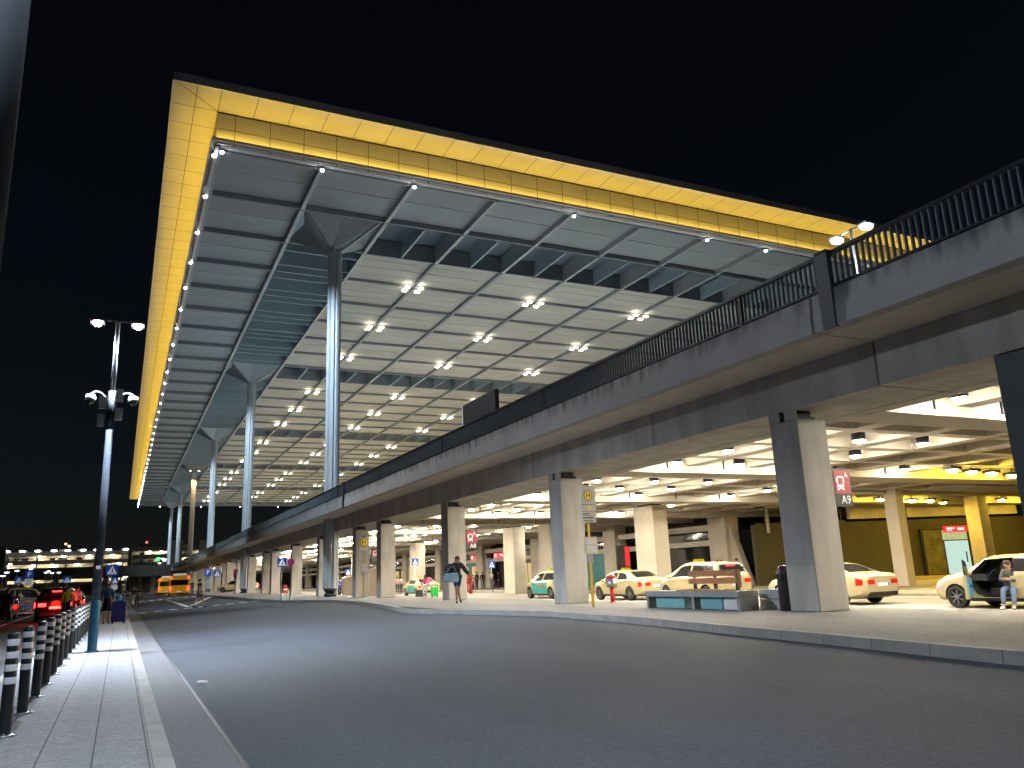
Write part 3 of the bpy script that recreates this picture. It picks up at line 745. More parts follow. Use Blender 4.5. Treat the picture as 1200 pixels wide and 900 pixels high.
# lighting of the hall ceiling: fill uplighters added on the deck, hidden by the railing
up0 = None
for X in (15.5, 30, 42, 52):
    for k in range(9):
        Y = 62 + 26 * k
        t = thing('fill_uplighter', 'added fill light on the upper deck pointing up at the ceiling', 'lamp', (X, Y, 6.4), 0, 'added fill lights on the upper deck')
        if up0 is None:
            up0 = t
            b = MB(); b.box(-.6,.6,-.3,.3,.02,.3); b.build('housing', M['dark_metal'], t)
            b = MB(); b.box(-.5,.5,-.2,.2,.302,.31); b.build('lens', glow('fill_uplight_lens', (1,.9,.7), 5), t)
        else:
            for c in up0.children: q = c.copy(); COL.objects.link(q); q.parent = t
        warm = cl((Y - 60) / 60)
        lamp('fill_uplight', 'AREA', (0, 0, .34), 420 + 120*warm if X > 20 else (520 if k < 2 else 160), (1 - .04*(1-warm), .97 - .26*warm, .83 - .60*warm) if X > 20 else (.62, .83, 1), t, 1.2, .6, rot=(PI, 0, 0) if X > 20 else (PI, R(-14), 0))
# dark board and lamp post on the upper deck
t = thing('message_board', 'dark rectangular board with a pale edge above the bridge railing', 'sign', (15, 32.2, 6.4))
b = MB(); b.box(-.1, .1, 0, 3.9, 1.9, 3.4); b.build('board', M['black'], t)
b = MB(); b.box(-.12, .12, 3.902, 3.95, 1.9, 3.4); b.build('edge', mat('pale_edge', (.6,.6,.6), .5, var=0, emit=(.8,.9,.9), estr=.35), t)
b = MB(); b.box(-.06, .06, .4, .52, 0, 1.9); b.box(-.06,.06,3.3,3.42,0,1.9); b.build('post', M['dark_metal'], t)
t = thing('street_lamp', 'twin head street lamp standing on the elevated road', 'street lamp', (26, 20.95, 6.4))
b = MB(); b.cyl((0,0,0), (0,0,8.3), .09, .06, 12); b.build('pole', M['alu'], t)
b = MB(); b.cyl((0,-.8,8.25), (0,.8,8.25), .04, .04, 8); b.build('arm', M['grey_metal'], t)
for d in (-.75, .75):
    b = MB(); b.box(-.25,.25,d-.2,d+.2,8.14,8.24); hd = b.build('lamp_head', M['grey_metal'], t)
    b = MB(); b.ell((0,d,8.08),(.26,.22,.12),12,8); b.build('lens', glow('street_led', (.93,.96,1), 90), hd)
# ------------------------------------------------------------------ street lamps on the left pavement
M['pole_paint'] = mat('pole_dark_paint', (.045,.055,.07), .85, .0, var=.15, scale=5, spec=.15)
E_ST = glow('street_led', (.93,.96,1), 90)
def street_lamp(X, Y, label, cams=True, heads=((2800, 0), (8600, 20))):
    t = thing('street_lamp', label, 'street lamp', (X, Y, .1), 0)
    b = MB(); b.cyl((0,0,0), (0,0,5.9), .098, .082, 20); b.build('pole', M['pole_paint'], t)
    b = MB(); b.cyl((0,0,0), (0,0,1.18), .106, .105, 20, cap=False); b.cyl((0,0,.0), (0,0,.03), .16, .16, 20); b.build('base_sleeve', mat('blue_sleeve', (.06,.22,.36), .3, .5, var=.2, scale=4), t)
    b = MB()
    for dx, dy in ((-.03,0), (.03,0)): b.cyl((dx,dy,5.9), (dx,dy,8.15), .026, .024, 10)
    b.build('twin_mast', M['alu'], t)
    b = MB(); b.bar((-.56,0,8.16), (.56,0,8.16), .05, .03); b.build('arm', M['grey_metal'], t)
    for d in (-.47, .47):
        b = MB(); b.box(d-.16, d+.16, -.22, .22, 8.08, 8.14); hd = b.build('lamp_head', M['grey_metal'], t)
        b = MB(); b.ell((d, 0, 8.05), (.10,.13,.06), 12, 8); b.build('lens', E_ST, hd)
        e_, tilt = heads[0 if d < 0 else 1]; lamp('street_light', 'SPOT', (d, 0, 7.9), e_, (.72,.84,1), t, .12, rot=(0, R(-tilt), 0), spot=R(128), blend=.75)
    if cams:
        for sgn in (-1, 1):
            b = MB(); pts = []
            for k in range(9):
                a = PI * .5 + PI * .5 * k / 8 * 1.0
                pts.append((sgn * (.08 + .40 * (k / 8)), 0, 6.05 + .22 * math.sin(PI * (k / 8) * .75)))
            b.tube(pts, .022, 8); e = pts[-1]
            ca = b.build('camera_arm', M['white'], t)
            b = MB(); b.lathe([(.03,.1),(.1,.08),(.125,0),(.125,-.05),(.12,-.06)], 18, (e[0], 0, e[2] - .1)); cm = b.build('dome_camera', M['white'], ca)
            b = MB(); b.ell((e[0], 0, e[2] - .17), (.1,.1,.1), 14, 8); b.build('lens_dome', M['glass_dark'], cm)
        for (dx, dz, w_) in ((-.2, 6.0, .17), (.17, 6.2, .16), (-.22, 5.55, .15), (.17, 5.72, .16)):
            b = MB(); b.box(dx - w_/2, dx + w_/2, -.09, .05, dz - .16, dz + .14); b.box(dx - w_/2 + .02, dx + w_/2 - .02, -.097, -.091, dz - .13, dz + .11)
            b.build('junction_box', mat('box_grey', (.42,.43,.42), .5, var=.1), t)
        b = MB(); b.cyl((0,0,5.3), (0,0,6.3), .1, .1, 14); b.build('clamp', M['dark_metal'], t)
        b = MB(); b.box(-.05,.05,-.108,-.1,1.9,1.98); b.build('label_plate', M['signwhite'], t)
    return t
street_lamp(-.5, 22.0, 'tall street lamp with two white heads and dome cameras beside the bollards')
street_lamp(-.585, 3.4, 'dark street lamp pole cut off at the top left edge of the photo', cams=False, heads=((3300, 0), (1150, 58)))
# ------------------------------------------------------------------ bollards
bol = None
M['bol_white'] = mat('reflective_white', (.72,.73,.75), .4, var=.05); M['bol_black'] = mat('bollard_black', (.014,.015,.017), .35, var=.15)
bl = ['striped black and white bollard at the front, first of the row', 'striped bollard, second of the row from the front', 'striped bollard, third of the row from the front', 'striped bollard, fourth of the row from the front']
for k in range(30):
    Y = 10.05 + 1.683 * k; X = -.96
    if bol is None:
        t = thing('bollard', bl[0], 'bollard', (X, Y, .1), 0, 'striped bollards along the pavement'); bol = t
        b = MB(); b.lathe([(.056,0),(.058,.02),(.058,.985),(.053,1.0),(.04,1.008),(0,1.01)], 20); b.build('post', M['bol_black'], t)
        b = MB(); b.lathe([(.12,0),(.12,.012),(.11,.02),(.06,.022)], 20); b.cyl((.09,0,.02),(.09,0,.035),.013,.013,6); b.cyl((-.09,0,.02),(-.09,0,.035),.013,.013,6); b.cyl((0,-.09,.02),(0,-.09,.035),.013,.013,6); b.build('base_plate', M['grey_metal'], t)
        for q in range(4):
            z = .945 - q * .125
            b = MB(); b.lathe([(.0592, z - .066), (.0596, z - .064), (.0596, z - .002), (.0592, z)], 20); b.build('reflective_band', M['bol_white'], t)
    else:
        c = copy_tree(bol, (X, Y, .1), rnd.uniform(0, 6), bl[k] if k < 4 else 'striped black and white bollard further along the pavement row')
        c.rotation_euler = (rnd.uniform(-.012,.012), rnd.uniform(-.015,.015), rnd.uniform(0,6))
# ------------------------------------------------------------------ signs
def zebra_sign(label, base, zc, size, pole=True, extra=None, yaw=0):
    t = thing('crossing_sign', label, 'road sign', base, yaw, 'blue pedestrian crossing signs')
    s = size / 2; z = zc - base[2]
    b = MB(); b.box(-s, s, -.02, .0, z - s, z + s); pl = b.build('plate', M['blue'], t)
    b = MB(); b.prism([(-s*.82, z - s*.72), (s*.82, z - s*.72), (0, z + s*.8)], -.028, -.021, 'y'); b.build('triangle', M['signwhite'], pl)
    b = MB(); k = s
    b.ell((.02*k, -.031, z + .28*k), (.09*k, .003, .09*k), 8, 6)
    b.prism([(-.1*k, z+.16*k), (.12*k, z+.16*k), (.1*k, z-.2*k), (.3*k, z-.55*k), (.2*k, z-.58*k), (0, z-.28*k), (-.2*k, z-.58*k), (-.3*k, z-.55*k), (-.06*k, z-.2*k)], -.034, -.029, 'y')
    b.build('walking_figure', M['black'], pl)
    b = MB(); b.cyl((0, .03, 0), (0, .03, z + s*.9), .03, .03, 10); b.build('pole', M['alu'], t)
    if extra: extra(t, z, s)
    return t
def ground(x, y): return isl_z(x, y) if x > edge_x(y) - .1 and y < 300 else (.1 if -1.78 < x < .5 else (0 if x < .5 else road_z(x, y)))
def zs(px, py, Y, size, label, base_z=None):
    p = ony(px, py, Y); g = ground(p.x, p.y) if base_z is None else base_z
    return zebra_sign(label, (p.x, p.y, g), p.z, size)
zs(330.5, 659, 50.9, .55, 'blue crossing sign left of the nearest roof column, beside a purple round sign')
zs(486.5, 658.5, 57, .48, 'blue crossing sign left of the walking woman near the orange taxi', 0.2)
zs(576, 661.5, 60.5, .6, 'blue crossing sign on a grey pole near the terminal doors', .1)
zs(408, 670.5, 78, .5, 'small blue crossing sign between the pillars beside the taxi van', .0)
zs(254.5, 672, 100, .7, 'small blue crossing sign beyond the beige estate taxi')
def small_sub(t, z, s):
    b = MB(); b.box(.0, .36, -.02, 0, z - s - .46, z - s - .1); q = b.build('lower_plate', M['blue'], t)
    b = MB(); b.prism([(.03, z-s-.43), (.33, z-s-.43), (.18, z-s-.13)], -.027, -.021, 'y'); b.build('lower_triangle', M['signwhite'], q)
    b = MB(); b.ell((.18, -.012, z - s - .66), (.17, .012, .17), 16, 10); b.build('round_plate', M['signwhite'], t)
p = ony(131.5, 668, 52)
zebra_sign('large blue crossing sign with smaller plates on the pavement behind the lamp post', (p.x, p.y, .1), p.z, .62, extra=small_sub)
zs(78.7, 679.5, 78, .56, 'blue crossing sign above the dark car with glowing red lights', 0)
zs(22, 680, 80, .58, 'blue crossing sign at the far left above the beige taxi van', 0)
def p_sign(px, py, Y, size, label, extra=True):
    p = ony(px, py, Y); g = ground(p.x, p.y); z = p.z - g; s = size / 2
    t = thing('parking_sign', label, 'road sign', (p.x, p.y, g))
    b = MB(); b.box(-s, s, -.02, 0, z - s, z + s); q = b.build('plate', M['blue'], t)
    text('letter', 'P', size * .95, M['signwhite'], q, (0, -.026, z))
    if extra:
        b = MB(); b.box(-s, s, -.02, 0, z - s*3.2, z - s*1.1); q2 = b.build('white_plate', M['signwhite'], t)
        b = MB()
        for k in range(4): b.box(-s*.7, s*(.6 - .3*(k % 2)), -.026, -.021, z - s*(1.5 + .42*k), z - s*(1.36 + .42*k))
        b.build('text_lines', M['black'], q2)
    b = MB(); b.cyl((0,.03,0), (0,.03,z + s*.8), .03, .03, 8); b.build('pole', M['alu'], t)
p_sign(34.5, 673.5, 80, .62, 'blue parking sign with a white plate above the trolley row')
p_sign(243.7, 671, 100, .75, 'blue parking sign left of the small crossing sign near the estate taxi', False)
def no_stop(px, py, Y, size, label):
    p = ony(px, py, Y); g = ground(p.x, p.y); z = p.z - g; s = size / 2
    t = thing('no_stopping_sign', label, 'road sign', (p.x, p.y, g), 0)
    b = MB(); b.cyl((0,0,z), (0,-.02,z), s, s, 24); q = b.build('disc', mat('sign_red', (.42,.01,.12), .4, var=0, emit=(.4,.01,.12), estr=.2), t)
    b = MB(); b.cyl((0,-.021,z), (0,-.027,z), s*.8, s*.8, 24); b.build('blue_field', mat('sign_violet', (.14,.02,.2), .4, var=0, emit=(.14,.01,.2), estr=.25), q)
    b = MB(); b.bar((-s*.55,-.03,z-s*.55), (s*.55,-.03,z+s*.55), .06, .006, up=(0,1,0)); b.bar((-s*.55,-.036,z+s*.55), (s*.55,-.036,z-s*.55), .06, .006, up=(0,1,0)); b.build('cross_bars', MATS['sign_red'], q)
    b = MB(); b.cyl((0,.03,0), (0,.03,z), .03, .03, 8); b.build('pole', M['dark_metal'], t)
no_stop(340.8, 658.8, 54, .46, 'round purple no-stopping sign just right of the crossing sign, before a pillar')
no_stop(276.4, 669, 92, .55, 'round dark purple sign left of the second roof column')
# bus stop poles
def bus_stop(base, ztop, label, disc):
    t = thing('bus_stop_pole', label, 'bus stop', base, R(6))
    h = ztop - base[2]
    b = MB(); b.box(-.035, .035, -.02, .02, 0, h - .05); b.build('pole', M['yellow'], t)
    b = MB(); b.box(-.27, .27, -.055, -.022, h - 1.08, h); pb = b.build('stop_panel', mat('panel_grey', (.55,.55,.53), .5, var=.05), t)
    b = MB(); b.cyl((0,-.056,h - .30), (0,-.062,h - .30), disc, disc, 28); b.build('black_ring', M['black'], pb)
    b = MB(); b.cyl((0,-.063,h - .30), (0,-.067,h - .30), disc*.86, disc*.86, 28); b.build('yellow_disc', mat('sign_yellow', (.75,.5,.02), .5, var=0, emit=(.8,.55,.02), estr=.2), pb)
    text('letter', 'H', disc*1.5, M['black'], pb, (0, -.07, h - .30), ext=.003)
    b = MB(); b.cyl((.03,-.056,h-.66), (.03,-.06,h-.66), .07, .07, 16); b.build('small_disc', MATS['sign_yellow'], pb)
    b = MB(); 
    for z in (.56, .77, .87, .97): b.box(-.26, .26, -.062, -.056, h - z - .012, h - z)
    for z in (.83, .93, 1.03): b.box(-.22, .05 + .1*(z > .9), -.061, -.056, h - z - .02, h - z + .005)
    b.build('text_lines', M['black'], pb)
    b = MB(); b.box(-.08,.08,-.03,.03,h+.002,h+.06); b.build('cap', M['dark_metal'], t)
    z = h - 1.72
    b = MB(); b.box(-.22,.24,-.06,-.022,z - .27,z + .22); tb = b.build('timetable_case', mat('case_grey', (.42,.42,.41), .4, var=.08), t)
    b = MB(); b.box(-.19,.21,-.067,-.061,z + .0,z + .19); b.box(-.19,.21,-.067,-.061,z - .25,z - .03); b.build('timetable_sheets', mat('paper', (.6,.6,.58), .6, var=.25, scale=30), tb)
    b = MB(); b.box(-.13,.06,-.06,-.022,z - .5,z - .29); b.build('notice', mat('notice_grey', (.3,.29,.32), .5, var=.1), t)
    return t
bus_stop((12.3, 20.35, isl_z(12.3, 20.35)), 3.97, 'yellow bus stop pole with round H sign before the second pillar', .155)
bus_stop((12.77, 46.7, isl_z(12.77, 46.7)), 3.95, 'smaller bus stop pole with H sign before a farther pillar', .26)
# gate signs
def gate_sign(base, code, label):
    t = thing('gate_sign', label, 'sign', base, R(2))
    b = MB(); b.box(0, .58, -.04, .04, 0, .88); pl = b.build('panel', mat('sign_charcoal', (.022,.022,.026), .4, var=.05), t)
    b = MB(); b.box(.05, .55, -.048, -.041, .29, .83); b.build('red_field', mat('gate_red', (.28,.02,.03), .45, var=.04, emit=(.3,.02,.03), estr=.35), pl)
    b = MB(); 
    b.prism([(.12,.37),(.17,.37),(.17,.40),(.29,.40),(.29,.37),(.34,.37),(.34,.66),(.32,.70),(.14,.70),(.12,.66)], -.052, -.049, 'y')
    b.box(.095,.118,-.052,-.049,.55,.66); b.box(.342,.365,-.052,-.049,.55,.66); b.build('bus_symbol', M['signwhite'], pl)
    b = MB(); b.prism([(.155,.50),(.305,.50),(.31,.66),(.15,.66)], -.055, -.0525, 'y'); b.cyl((.165,-.0525,.435),(.165,-.055,.435),.022,.022,10); b.cyl((.295,-.0525,.435),(.295,-.055,.435),.022,.022,10); b.build('bus_window', MATS['gate_red'], pl)
    text('gate_letter', 'A', .17, M['signwhite'], pl, (.44, -.051, .72))
    text('gate_code', code, .27, M['signwhite'], pl, (.36, -.046, .145))
    b = MB(); b.box(-.32, -.002, -.02, .02, .15, .19); b.box(-.32, -.002, -.02, .02, .7, .74); b.build('bracket', M['dark_metal'], t)
    return t
gate_sign((14.68, 13.35, 2.72), 'A9', 'dark sign with red bus field and code A9 beside the nearest square pillar')
gate_sign((14.42, 35.0, 2.70), 'A8', 'dark sign with red bus field and code A8 behind the walking woman')
t = gate_sign((14.42, 50.9, 2.6), 'A', 'small dark red gate sign with a white A beside a farther pillar')
# ------------------------------------------------------------------ bench, bins, hydrant-like bin
t = thing('bench', 'wooden backrest bench on a long concrete plinth before the estate taxi', 'bench', (13.1, 16.6, isl_z(13.1, 16.6)))
b = MB(); b.box(-.3,.3,-1.85,1.85,.30,.44); b.build('plinth_beam', mat('bench_stone', (.27,.28,.27), .8, var=.15, scale=3), t, bevel=.01)
for y in (-1.8, -.15, 1.78):
    b = MB(); b.box(-.28,.28,y - .05,y + .05,0,.299); b.build('foot', MATS['bench_stone'], t)
M['teal_panel'] = mat('teal_panel', (.20,.46,.47), .5, var=.12, scale=2)
for y0, y1, m in ((.3, 1.5, 'teal_panel'), (-1.15, -.35, 'teal_panel')):
    b = MB(); b.box(-.2,.2,y0,y1,.02,.297); b.build('plinth_panel', M[m], t)
b = MB(); b.box(-.2,.2,-1.74,-1.2,.02,.28); b.build('white_panel', M['white'], t)
for z in (.60, .78):
    b = MB(); b.box(.18,.24,-1.3,.55,z,z + .145); b.build('back_slat', M['wood'], t, bevel=.008)
for y in (-1.2, -.4, .4):
    b = MB(); b.box(.242,.30,y - .04,y + .04,.44,.93); b.build('back_post', M['dark_metal'], t)
b = MB(); b.box(-.25,.12,-1.3,.55,.442,.478); b.build('seat', M['wood'], t)
b = MB(); b.box(.16,.26,-1.36,-1.303,.5,.925); b.build('end_board', mat('wood_dark', (.16,.085,.035), .6, var=.3, scale=6), t)
t = thing('concrete_block', 'pale concrete plinth block right of the bench', 'block', (13.76, 14.5, isl_z(13.76, 14.5)))
b = MB(); b.box(-.2,.5,-.32,.4,0,.23); b.box(-.2,.5,-.32,.4,.245,.45); b.build('block', mat('pale_block', (.42,.43,.41), .8, var=.1, scale=3), t)
t = thing('litter_bin', 'dark round-topped litter bin touching the A9 pillar', 'bin', (13.40, 13.86, isl_z(13.4, 14)))
b = MB(); b.lathe([(.15,0),(.17,.02),(.17,.8),(.16,.88),(.11,.96),(0,1.0)], 20); b.build('body', mat('bin_brown', (.045,.035,.038), .4, .3, var=.1), t)
b = MB(); b.box(-.178,-.165,-.08,.08,.68,.8); b.build('slot', M['black'], t)
t = thing('red_bin', 'red post-mounted steel bin with red lid before the beige taxi', 'bin', (14.5, 22.75, isl_z(14.5, 22.75)))
b = MB(); b.cyl((0,0,0),(0,0,.5),.075,.075,16); b.lathe([(.12,0),(.12,.02),(.08,.03)],16); b.build('post', M['red'], t)
b = MB(); b.lathe([(.12,.48),(.16,.5),(.165,.56),(.165,.76)], 20); b.build('drum', M['alu'], t)
b = MB(); b.lathe([(.168,.762),(.172,.80),(.14,.84),(.06,.865),(.04,.89),(0,.895)], 20); b.build('lid', M['red'], t)
b = MB(); b.ell((0,0,.02),(.075,.05,.028),7,5); b.ell((.06,.03,.015),(.05,.04,.02),6,4)
o = b.build('crumpled_paper', M['signwhite'], loc=(1.25, 14.1, .012)); tag(o, 'scrap of crumpled white paper lying on the asphalt near the gutter', 'litter')
for (px, py, X) in ((640, 585, 26.8),): pass
t = thing('wall_box', 'white box at the foot of a pale pillar right of the terminal doors', 'cabinet', (28.3, 54.6, .0))
b = MB(); b.box(-.1,.35,-1.3,-.5,0.05,1.2); b.build('cabinet_body', mat('cabinet_pale', (.6,.66,.64), .6, var=.05), t); b = MB(); b.box(-.104,-.1,-.92,-.9,.06,1.18); b.build('door_gap', M['dark_metal'], t)
t = thing('ramp_wall', 'low brown sloping ramp wall between far pillars', 'wall', (21, 76, 0))
b = MB(); b.prism([(-2.2, 0), (2.2, 0), (2.2, 3.0), (-2.2, 1.7)], -.2, .2, 'y'); b.build('panel', mat('ramp_brown', (.2,.16,.12), .8, var=.15), t)
for (x, y, z, lab) in ((16.5, 93, 0, 'low red barrier block between the far pillars'), (18, 78, 0, 'low red box beside a farther pillar')):
    t = thing('barrier_block', lab, 'barrier', (x, y, isl_z(x, y))); b = MB(); b.prism([(-.3,0),(.3,0),(.2,.9),(-.2,.9)],-.4,.4,'y'); b.build('body', M['red'], t)
    b = MB(); b.box(-.22,.22,-.41,-.402,.35,.5); b.build('stripe', M['signwhite'], t)
# ------------------------------------------------------------------ vehicles
def interp(tab, x):
    if x <= tab[0][0]: return tab[0][1]
    for (a, va), (b, vb) in zip(tab, tab[1:]):
        if x <= b:
            t = (x - a) / (b - a); return va + (vb - va) * t
    return tab[-1][1]
class Prof:
    def __init__(s, tab, L, sm=.10):
        s.n = 240; s.L = L
        raw = [interp(tab, L * i / s.n) for i in range(s.n + 1)]
        k = max(1, int(sm / L * s.n))
        s.v = []
        for i in range(s.n + 1):
            j = min(k, i, s.n - i); s.v.append(sum(raw[i-j:i+j+1]) / (2*j+1))
    def __call__(s, x):
        u = min(max(x / s.L, 0), 1) * s.n; i = min(int(u), s.n - 1); return s.v[i] + (s.v[i+1] - s.v[i]) * (u - i)
SPEC = {
 'sedan': dict(L=4.87, ztop=[(0,.95),(.05,1.01),(.14,1.04),(.70,1.08),(1.5,1.40),(2.0,1.46),(2.7,1.465),(3.05,1.41),(3.75,1.03),(4.3,.93),(4.7,.80),(4.87,.62)],
   zsh=[(0,.88),(.08,.93),(.3,.97),(1,.99),(2.6,.95),(3.75,.93),(4.4,.83),(4.75,.68),(4.87,.56)], wb=2.87, ra=1.12, fa=3.99,
   side=(.78,1.42,3.52,3.06), mid=2.28, ws=(3.08,3.70), rw=(.78,1.46)),
 'wagon': dict(L=4.85, ztop=[(0,.98),(.06,1.05),(.18,1.1),(.62,1.42),(1.1,1.49),(2.7,1.50),(3.05,1.44),(3.75,1.05),(4.3,.95),(4.7,.82),(4.85,.62)],
   zsh=[(0,.90),(.1,.96),(.4,.99),(2.6,.97),(3.75,.94),(4.4,.84),(4.72,.68),(4.85,.56)], wb=2.87, ra=1.08, fa=3.96,
   side=(.45,.72,3.52,3.08), mid=2.25, ws=(3.08,3.70), rw=(.14,.60)),
 'mpv': dict(L=4.35, ztop=[(0,1.0),(.05,1.10),(.14,1.15),(.36,1.50),(.8,1.58),(2.2,1.61),(2.6,1.55),(3.5,1.10),(3.95,.97),(4.25,.80),(4.35,.6)],
   zsh=[(0,.93),(.1,1.0),(.4,1.04),(2.4,.98),(3.5,.96),(3.95,.86),(4.25,.68),(4.35,.56)], wb=2.7, ra=.86, fa=3.55,
   side=(.35,.48,3.25,2.62), mid=1.85, ws=(2.64,3.42), rw=(.12,.36)),
 'van': dict(L=4.9, ztop=[(0,.9),(.04,1.2),(.12,1.7),(.25,1.90),(.6,1.95),(3.3,1.95),(3.7,1.82),(4.35,1.18),(4.7,1.0),(4.85,.8),(4.9,.62)],
   zsh=[(0,.8),(.05,1.05),(.3,1.12),(3.6,1.08),(4.3,1.02),(4.7,.88),(4.9,.58)], wb=3.0, ra=.95, fa=4.0,
   side=(.3,.4,4.15,3.62), mid=2.3, ws=(3.72,4.28), rw=(.05,.2)),
}
ARCH = mat('arch_black', (.01,.01,.01), .9, var=0)
TL_OFF = mat('tail_lamp_red', (.45,.012,.012), .2, var=0, emit=(.6,.02,.01), estr=.35)
TL_ON = glow('tail_lamp_lit', (1, .012, .01), 22)
HL = mat('head_lamp', (.55,.57,.6), .15, .3, var=0)
TAXI_SIGN = glow('taxi_sign_yellow', (1, .72, .02), .8)
PLATE = M['signwhite']
def car(label, spec, paint, loc, rz=PI/2, group=None, taxi=False, lit=False, scale=1.0, open_door=False, name='parked_car', cat='car', door_paint=None, brake_third=False, plate=True, tail_glow=0, teal=False, tilt=0):
    sp = SPEC[spec]; L = sp['L']; c0 = L / 2
    zt, zsh = Prof(sp['ztop'], L, .10), Prof(sp['zsh'], L, .08)
    zl = Prof([(0,.40),(.2,.27),(.6,.2),(L-.6,.2),(L-.2,.24),(L,.36)], L, .05)
    wf = Prof([(0,.72),(.06,.84),(.3,.905),(.9,.925),(L-1.0,.92),(L-.45,.86),(L-.14,.74),(L,.58)], L, .08)
    t = thing(name, label, cat, loc, rz, group)
    def sect(x):
        w_, a, s_, z = wf(x), zl(x), zsh(x), zt(x); s_ = min(s_, z - .015)
        g = z - s_
        wt = max(.3, w_*.97 - .40*max(0, g) - .05); dr = min(.07, g*.5)
        return [(0,a),(w_*.86,a),(w_*.97,a+.10),(w_,a+.5*(s_-a)),(w_*.985,s_-.07),(w_*.96,s_),(wt+.03,z-dr),(wt-.07,z-dr*.25),(wt*.5,z-.002),(0,z)]
    N = 64
    xs = [L * .5 * (1 - math.cos(PI * i / N)) * .5 + L * i / N * .5 for i in range(N + 1)]
    vs = []; K = 10
    for x in xs:
        p = sect(x); ring = [(x - c0, y, z) for y, z in p] + [(x - c0, -y, z) for y, z in p[-2:0:-1]]
        vs += ring
    n = 18
    fs = [(i*n+k, i*n+(k+1) % n, (i+1)*n+(k+1) % n, (i+1)*n+k) for i in range(N) for k in range(n)]
    b = MB(); b.add(vs, fs, 0, True); b.add(vs[:n], [tuple(range(n))]); b.add(vs[-n:], [tuple(range(n))[::-1]])
    body = b.build('body', [paint, ARCH], t)
    cut = MB()
    for ax in (sp['ra'], sp['fa']):
        for sg in (-1, 1): cut.cyl((ax - c0, sg*.60, .32), (ax - c0, sg*1.2, .32), .385, .385, 28, 1)
    if open_door:
        cut.prism([(2.12-c0,.32),(3.05-c0,.32),(3.30-c0,.42),(3.52-c0,.93),(3.05-c0,1.37),(2.2-c0,1.41),(2.12-c0,1.2)], .25, 1.2, 'y', 1)
    co = cut.build('cut', [paint, ARCH], t)
    md = body.modifiers.new('b', 'BOOLEAN'); md.object = co; md.operation = 'DIFFERENCE'; md.solver = 'EXACT'
    dg = bpy.context.evaluated_depsgraph_get(); dg.update()
    me = bpy.data.meshes.new_from_object(body.evaluated_get(dg)); body.modifiers.clear(); old = body.data; body.data = me; bpy.data.meshes.remove(old)
    me.name = 'body'; bpy.data.objects.remove(co)
    bm = bmesh.new(); bm.from_mesh(me)
    for e in bm.edges:
        if len(e.link_faces) == 2 and e.calc_face_angle(0) > R(32): e.smooth = False
    bm.to_mesh(me); bm.free()
    # patches that follow the surface
    def pt(x, y01, k0, k1, off, sg=1):   # between section points k0..k1
        p = sect(x); (ya, za), (yb, zb) = p[k0], p[k1]
        y, z = ya + (yb-ya)*y01, za + (zb-za)*y01
        d = Vector((yb-ya, zb-za)); nrm = Vector((d.y, -d.x)); nrm = nrm.normalized() if nrm.length > 1e-6 else Vector((1,0))
        return (x - c0, sg*(y + nrm.x*off), z + nrm.y*off)
    def side_patch(b, xa0, xa1, xb0, xb1, v0, v1, k0=5, k1=6, off=.008, sg=1, nu=10, nv=4, mi=0):
        vs = []
        for j in range(nv + 1):
            q = j / nv; v = v0 + (v1 - v0)*q
            for i in range(nu + 1):
                u = i / nu; x0 = xa0 + (xa1-xa0)*q; x1 = xb0 + (xb1-xb0)*q
                vs.append(pt(x0 + (x1-x0)*u, v, k0, k1, off, sg))
        b.nonorm = False
        b.add(vs, [(j*(nu+1)+i, j*(nu+1)+i+1, (j+1)*(nu+1)+i+1, (j+1)*(nu+1)+i) for j in range(nv) for i in range(nu)], mi, True)
    def top_patch(b, x0, x1, f=.93, off=.008, nu=8, nv=8):
        vs = []
        for j in range(nv + 1):
            x = x0 + (x1-x0)*j/nv; p = sect(x); wt = p[6][0]
            for i in range(nu + 1):
                y = (-1 + 2*i/nu) * wt * f; ay = abs(y)
                z = p[9][1]
                for (ya, za), (yb, zb) in ((p[6],p[7]),(p[7],p[8]),(p[8],p[9])):
                    if yb <= ay <= ya: z = zb + (za-zb)*(ay-yb)/max(1e-6, ya-yb)
                s0 = (zt(x+.03)-zt(x-.03))/.06; nl = math.hypot(1, s0)
                vs.append((x - c0 - s0/nl*off, y, z + off/nl))
        b.add(vs, [(j*(nu+1)+i, j*(nu+1)+i+1, (j+1)*(nu+1)+i+1, (j+1)*(nu+1)+i) for j in range(nv) for i in range(nu)], 0, True)
    G_ = M['glass_dark']
    xr0, xr1, xf0, xf1 = sp['side']; xm = sp['mid']
    for sg in (1, -1):
        b = MB(); side_patch(b, xr0, xr1, xm - .05, xm - .05, .1, .88, sg=sg); b.build('rear_side_window', G_, t)
        if not (open_door and sg == 1):
            b = MB(); side_patch(b, xm + .05, xm + .05, xf0, xf1, .1, .88, sg=sg); b.build('front_side_window', G_, t)
        # doors: thin raised panels leave real gaps
        for (a, c) in ((xm + .02, min(xf0 - .12, sp['fa'] - .42)), (sp['ra'] + .40, xm - .02)):
            if open_door and sg == 1 and a > xm: continue
            b = MB(); side_patch(b, a, a, c, c, .1, 1.0, 2, 3, .006, sg, 6, 3); side_patch(b, a, a, c, c, 0, 1, 3, 4, .006, sg, 6, 3)
            dm = door_paint if door_paint else paint
            d = b.build('door', dm, t)
            b = MB(); p = pt(a + .16, .2, 4, 5, .022, sg); b.box(p[0]-.1, p[0]+.1, p[1]-.012, p[1]+.012, p[2]-.05, p[2]-.025); b.build('handle', paint if not taxi else M['taxi'], d)
            if teal:
                b = MB(); side_patch(b, a+.2, a+.25, a+.75, a+.7, .2, .7, 3, 4, .012, sg, 4, 2); b.build('door_picture', mat('door_picture', (.35,.16,.1), .5, var=.6, scale=9), d)
        # mirror
        x = xf0 - .18; p = pt(x, .05, 5, 6, .02, sg)
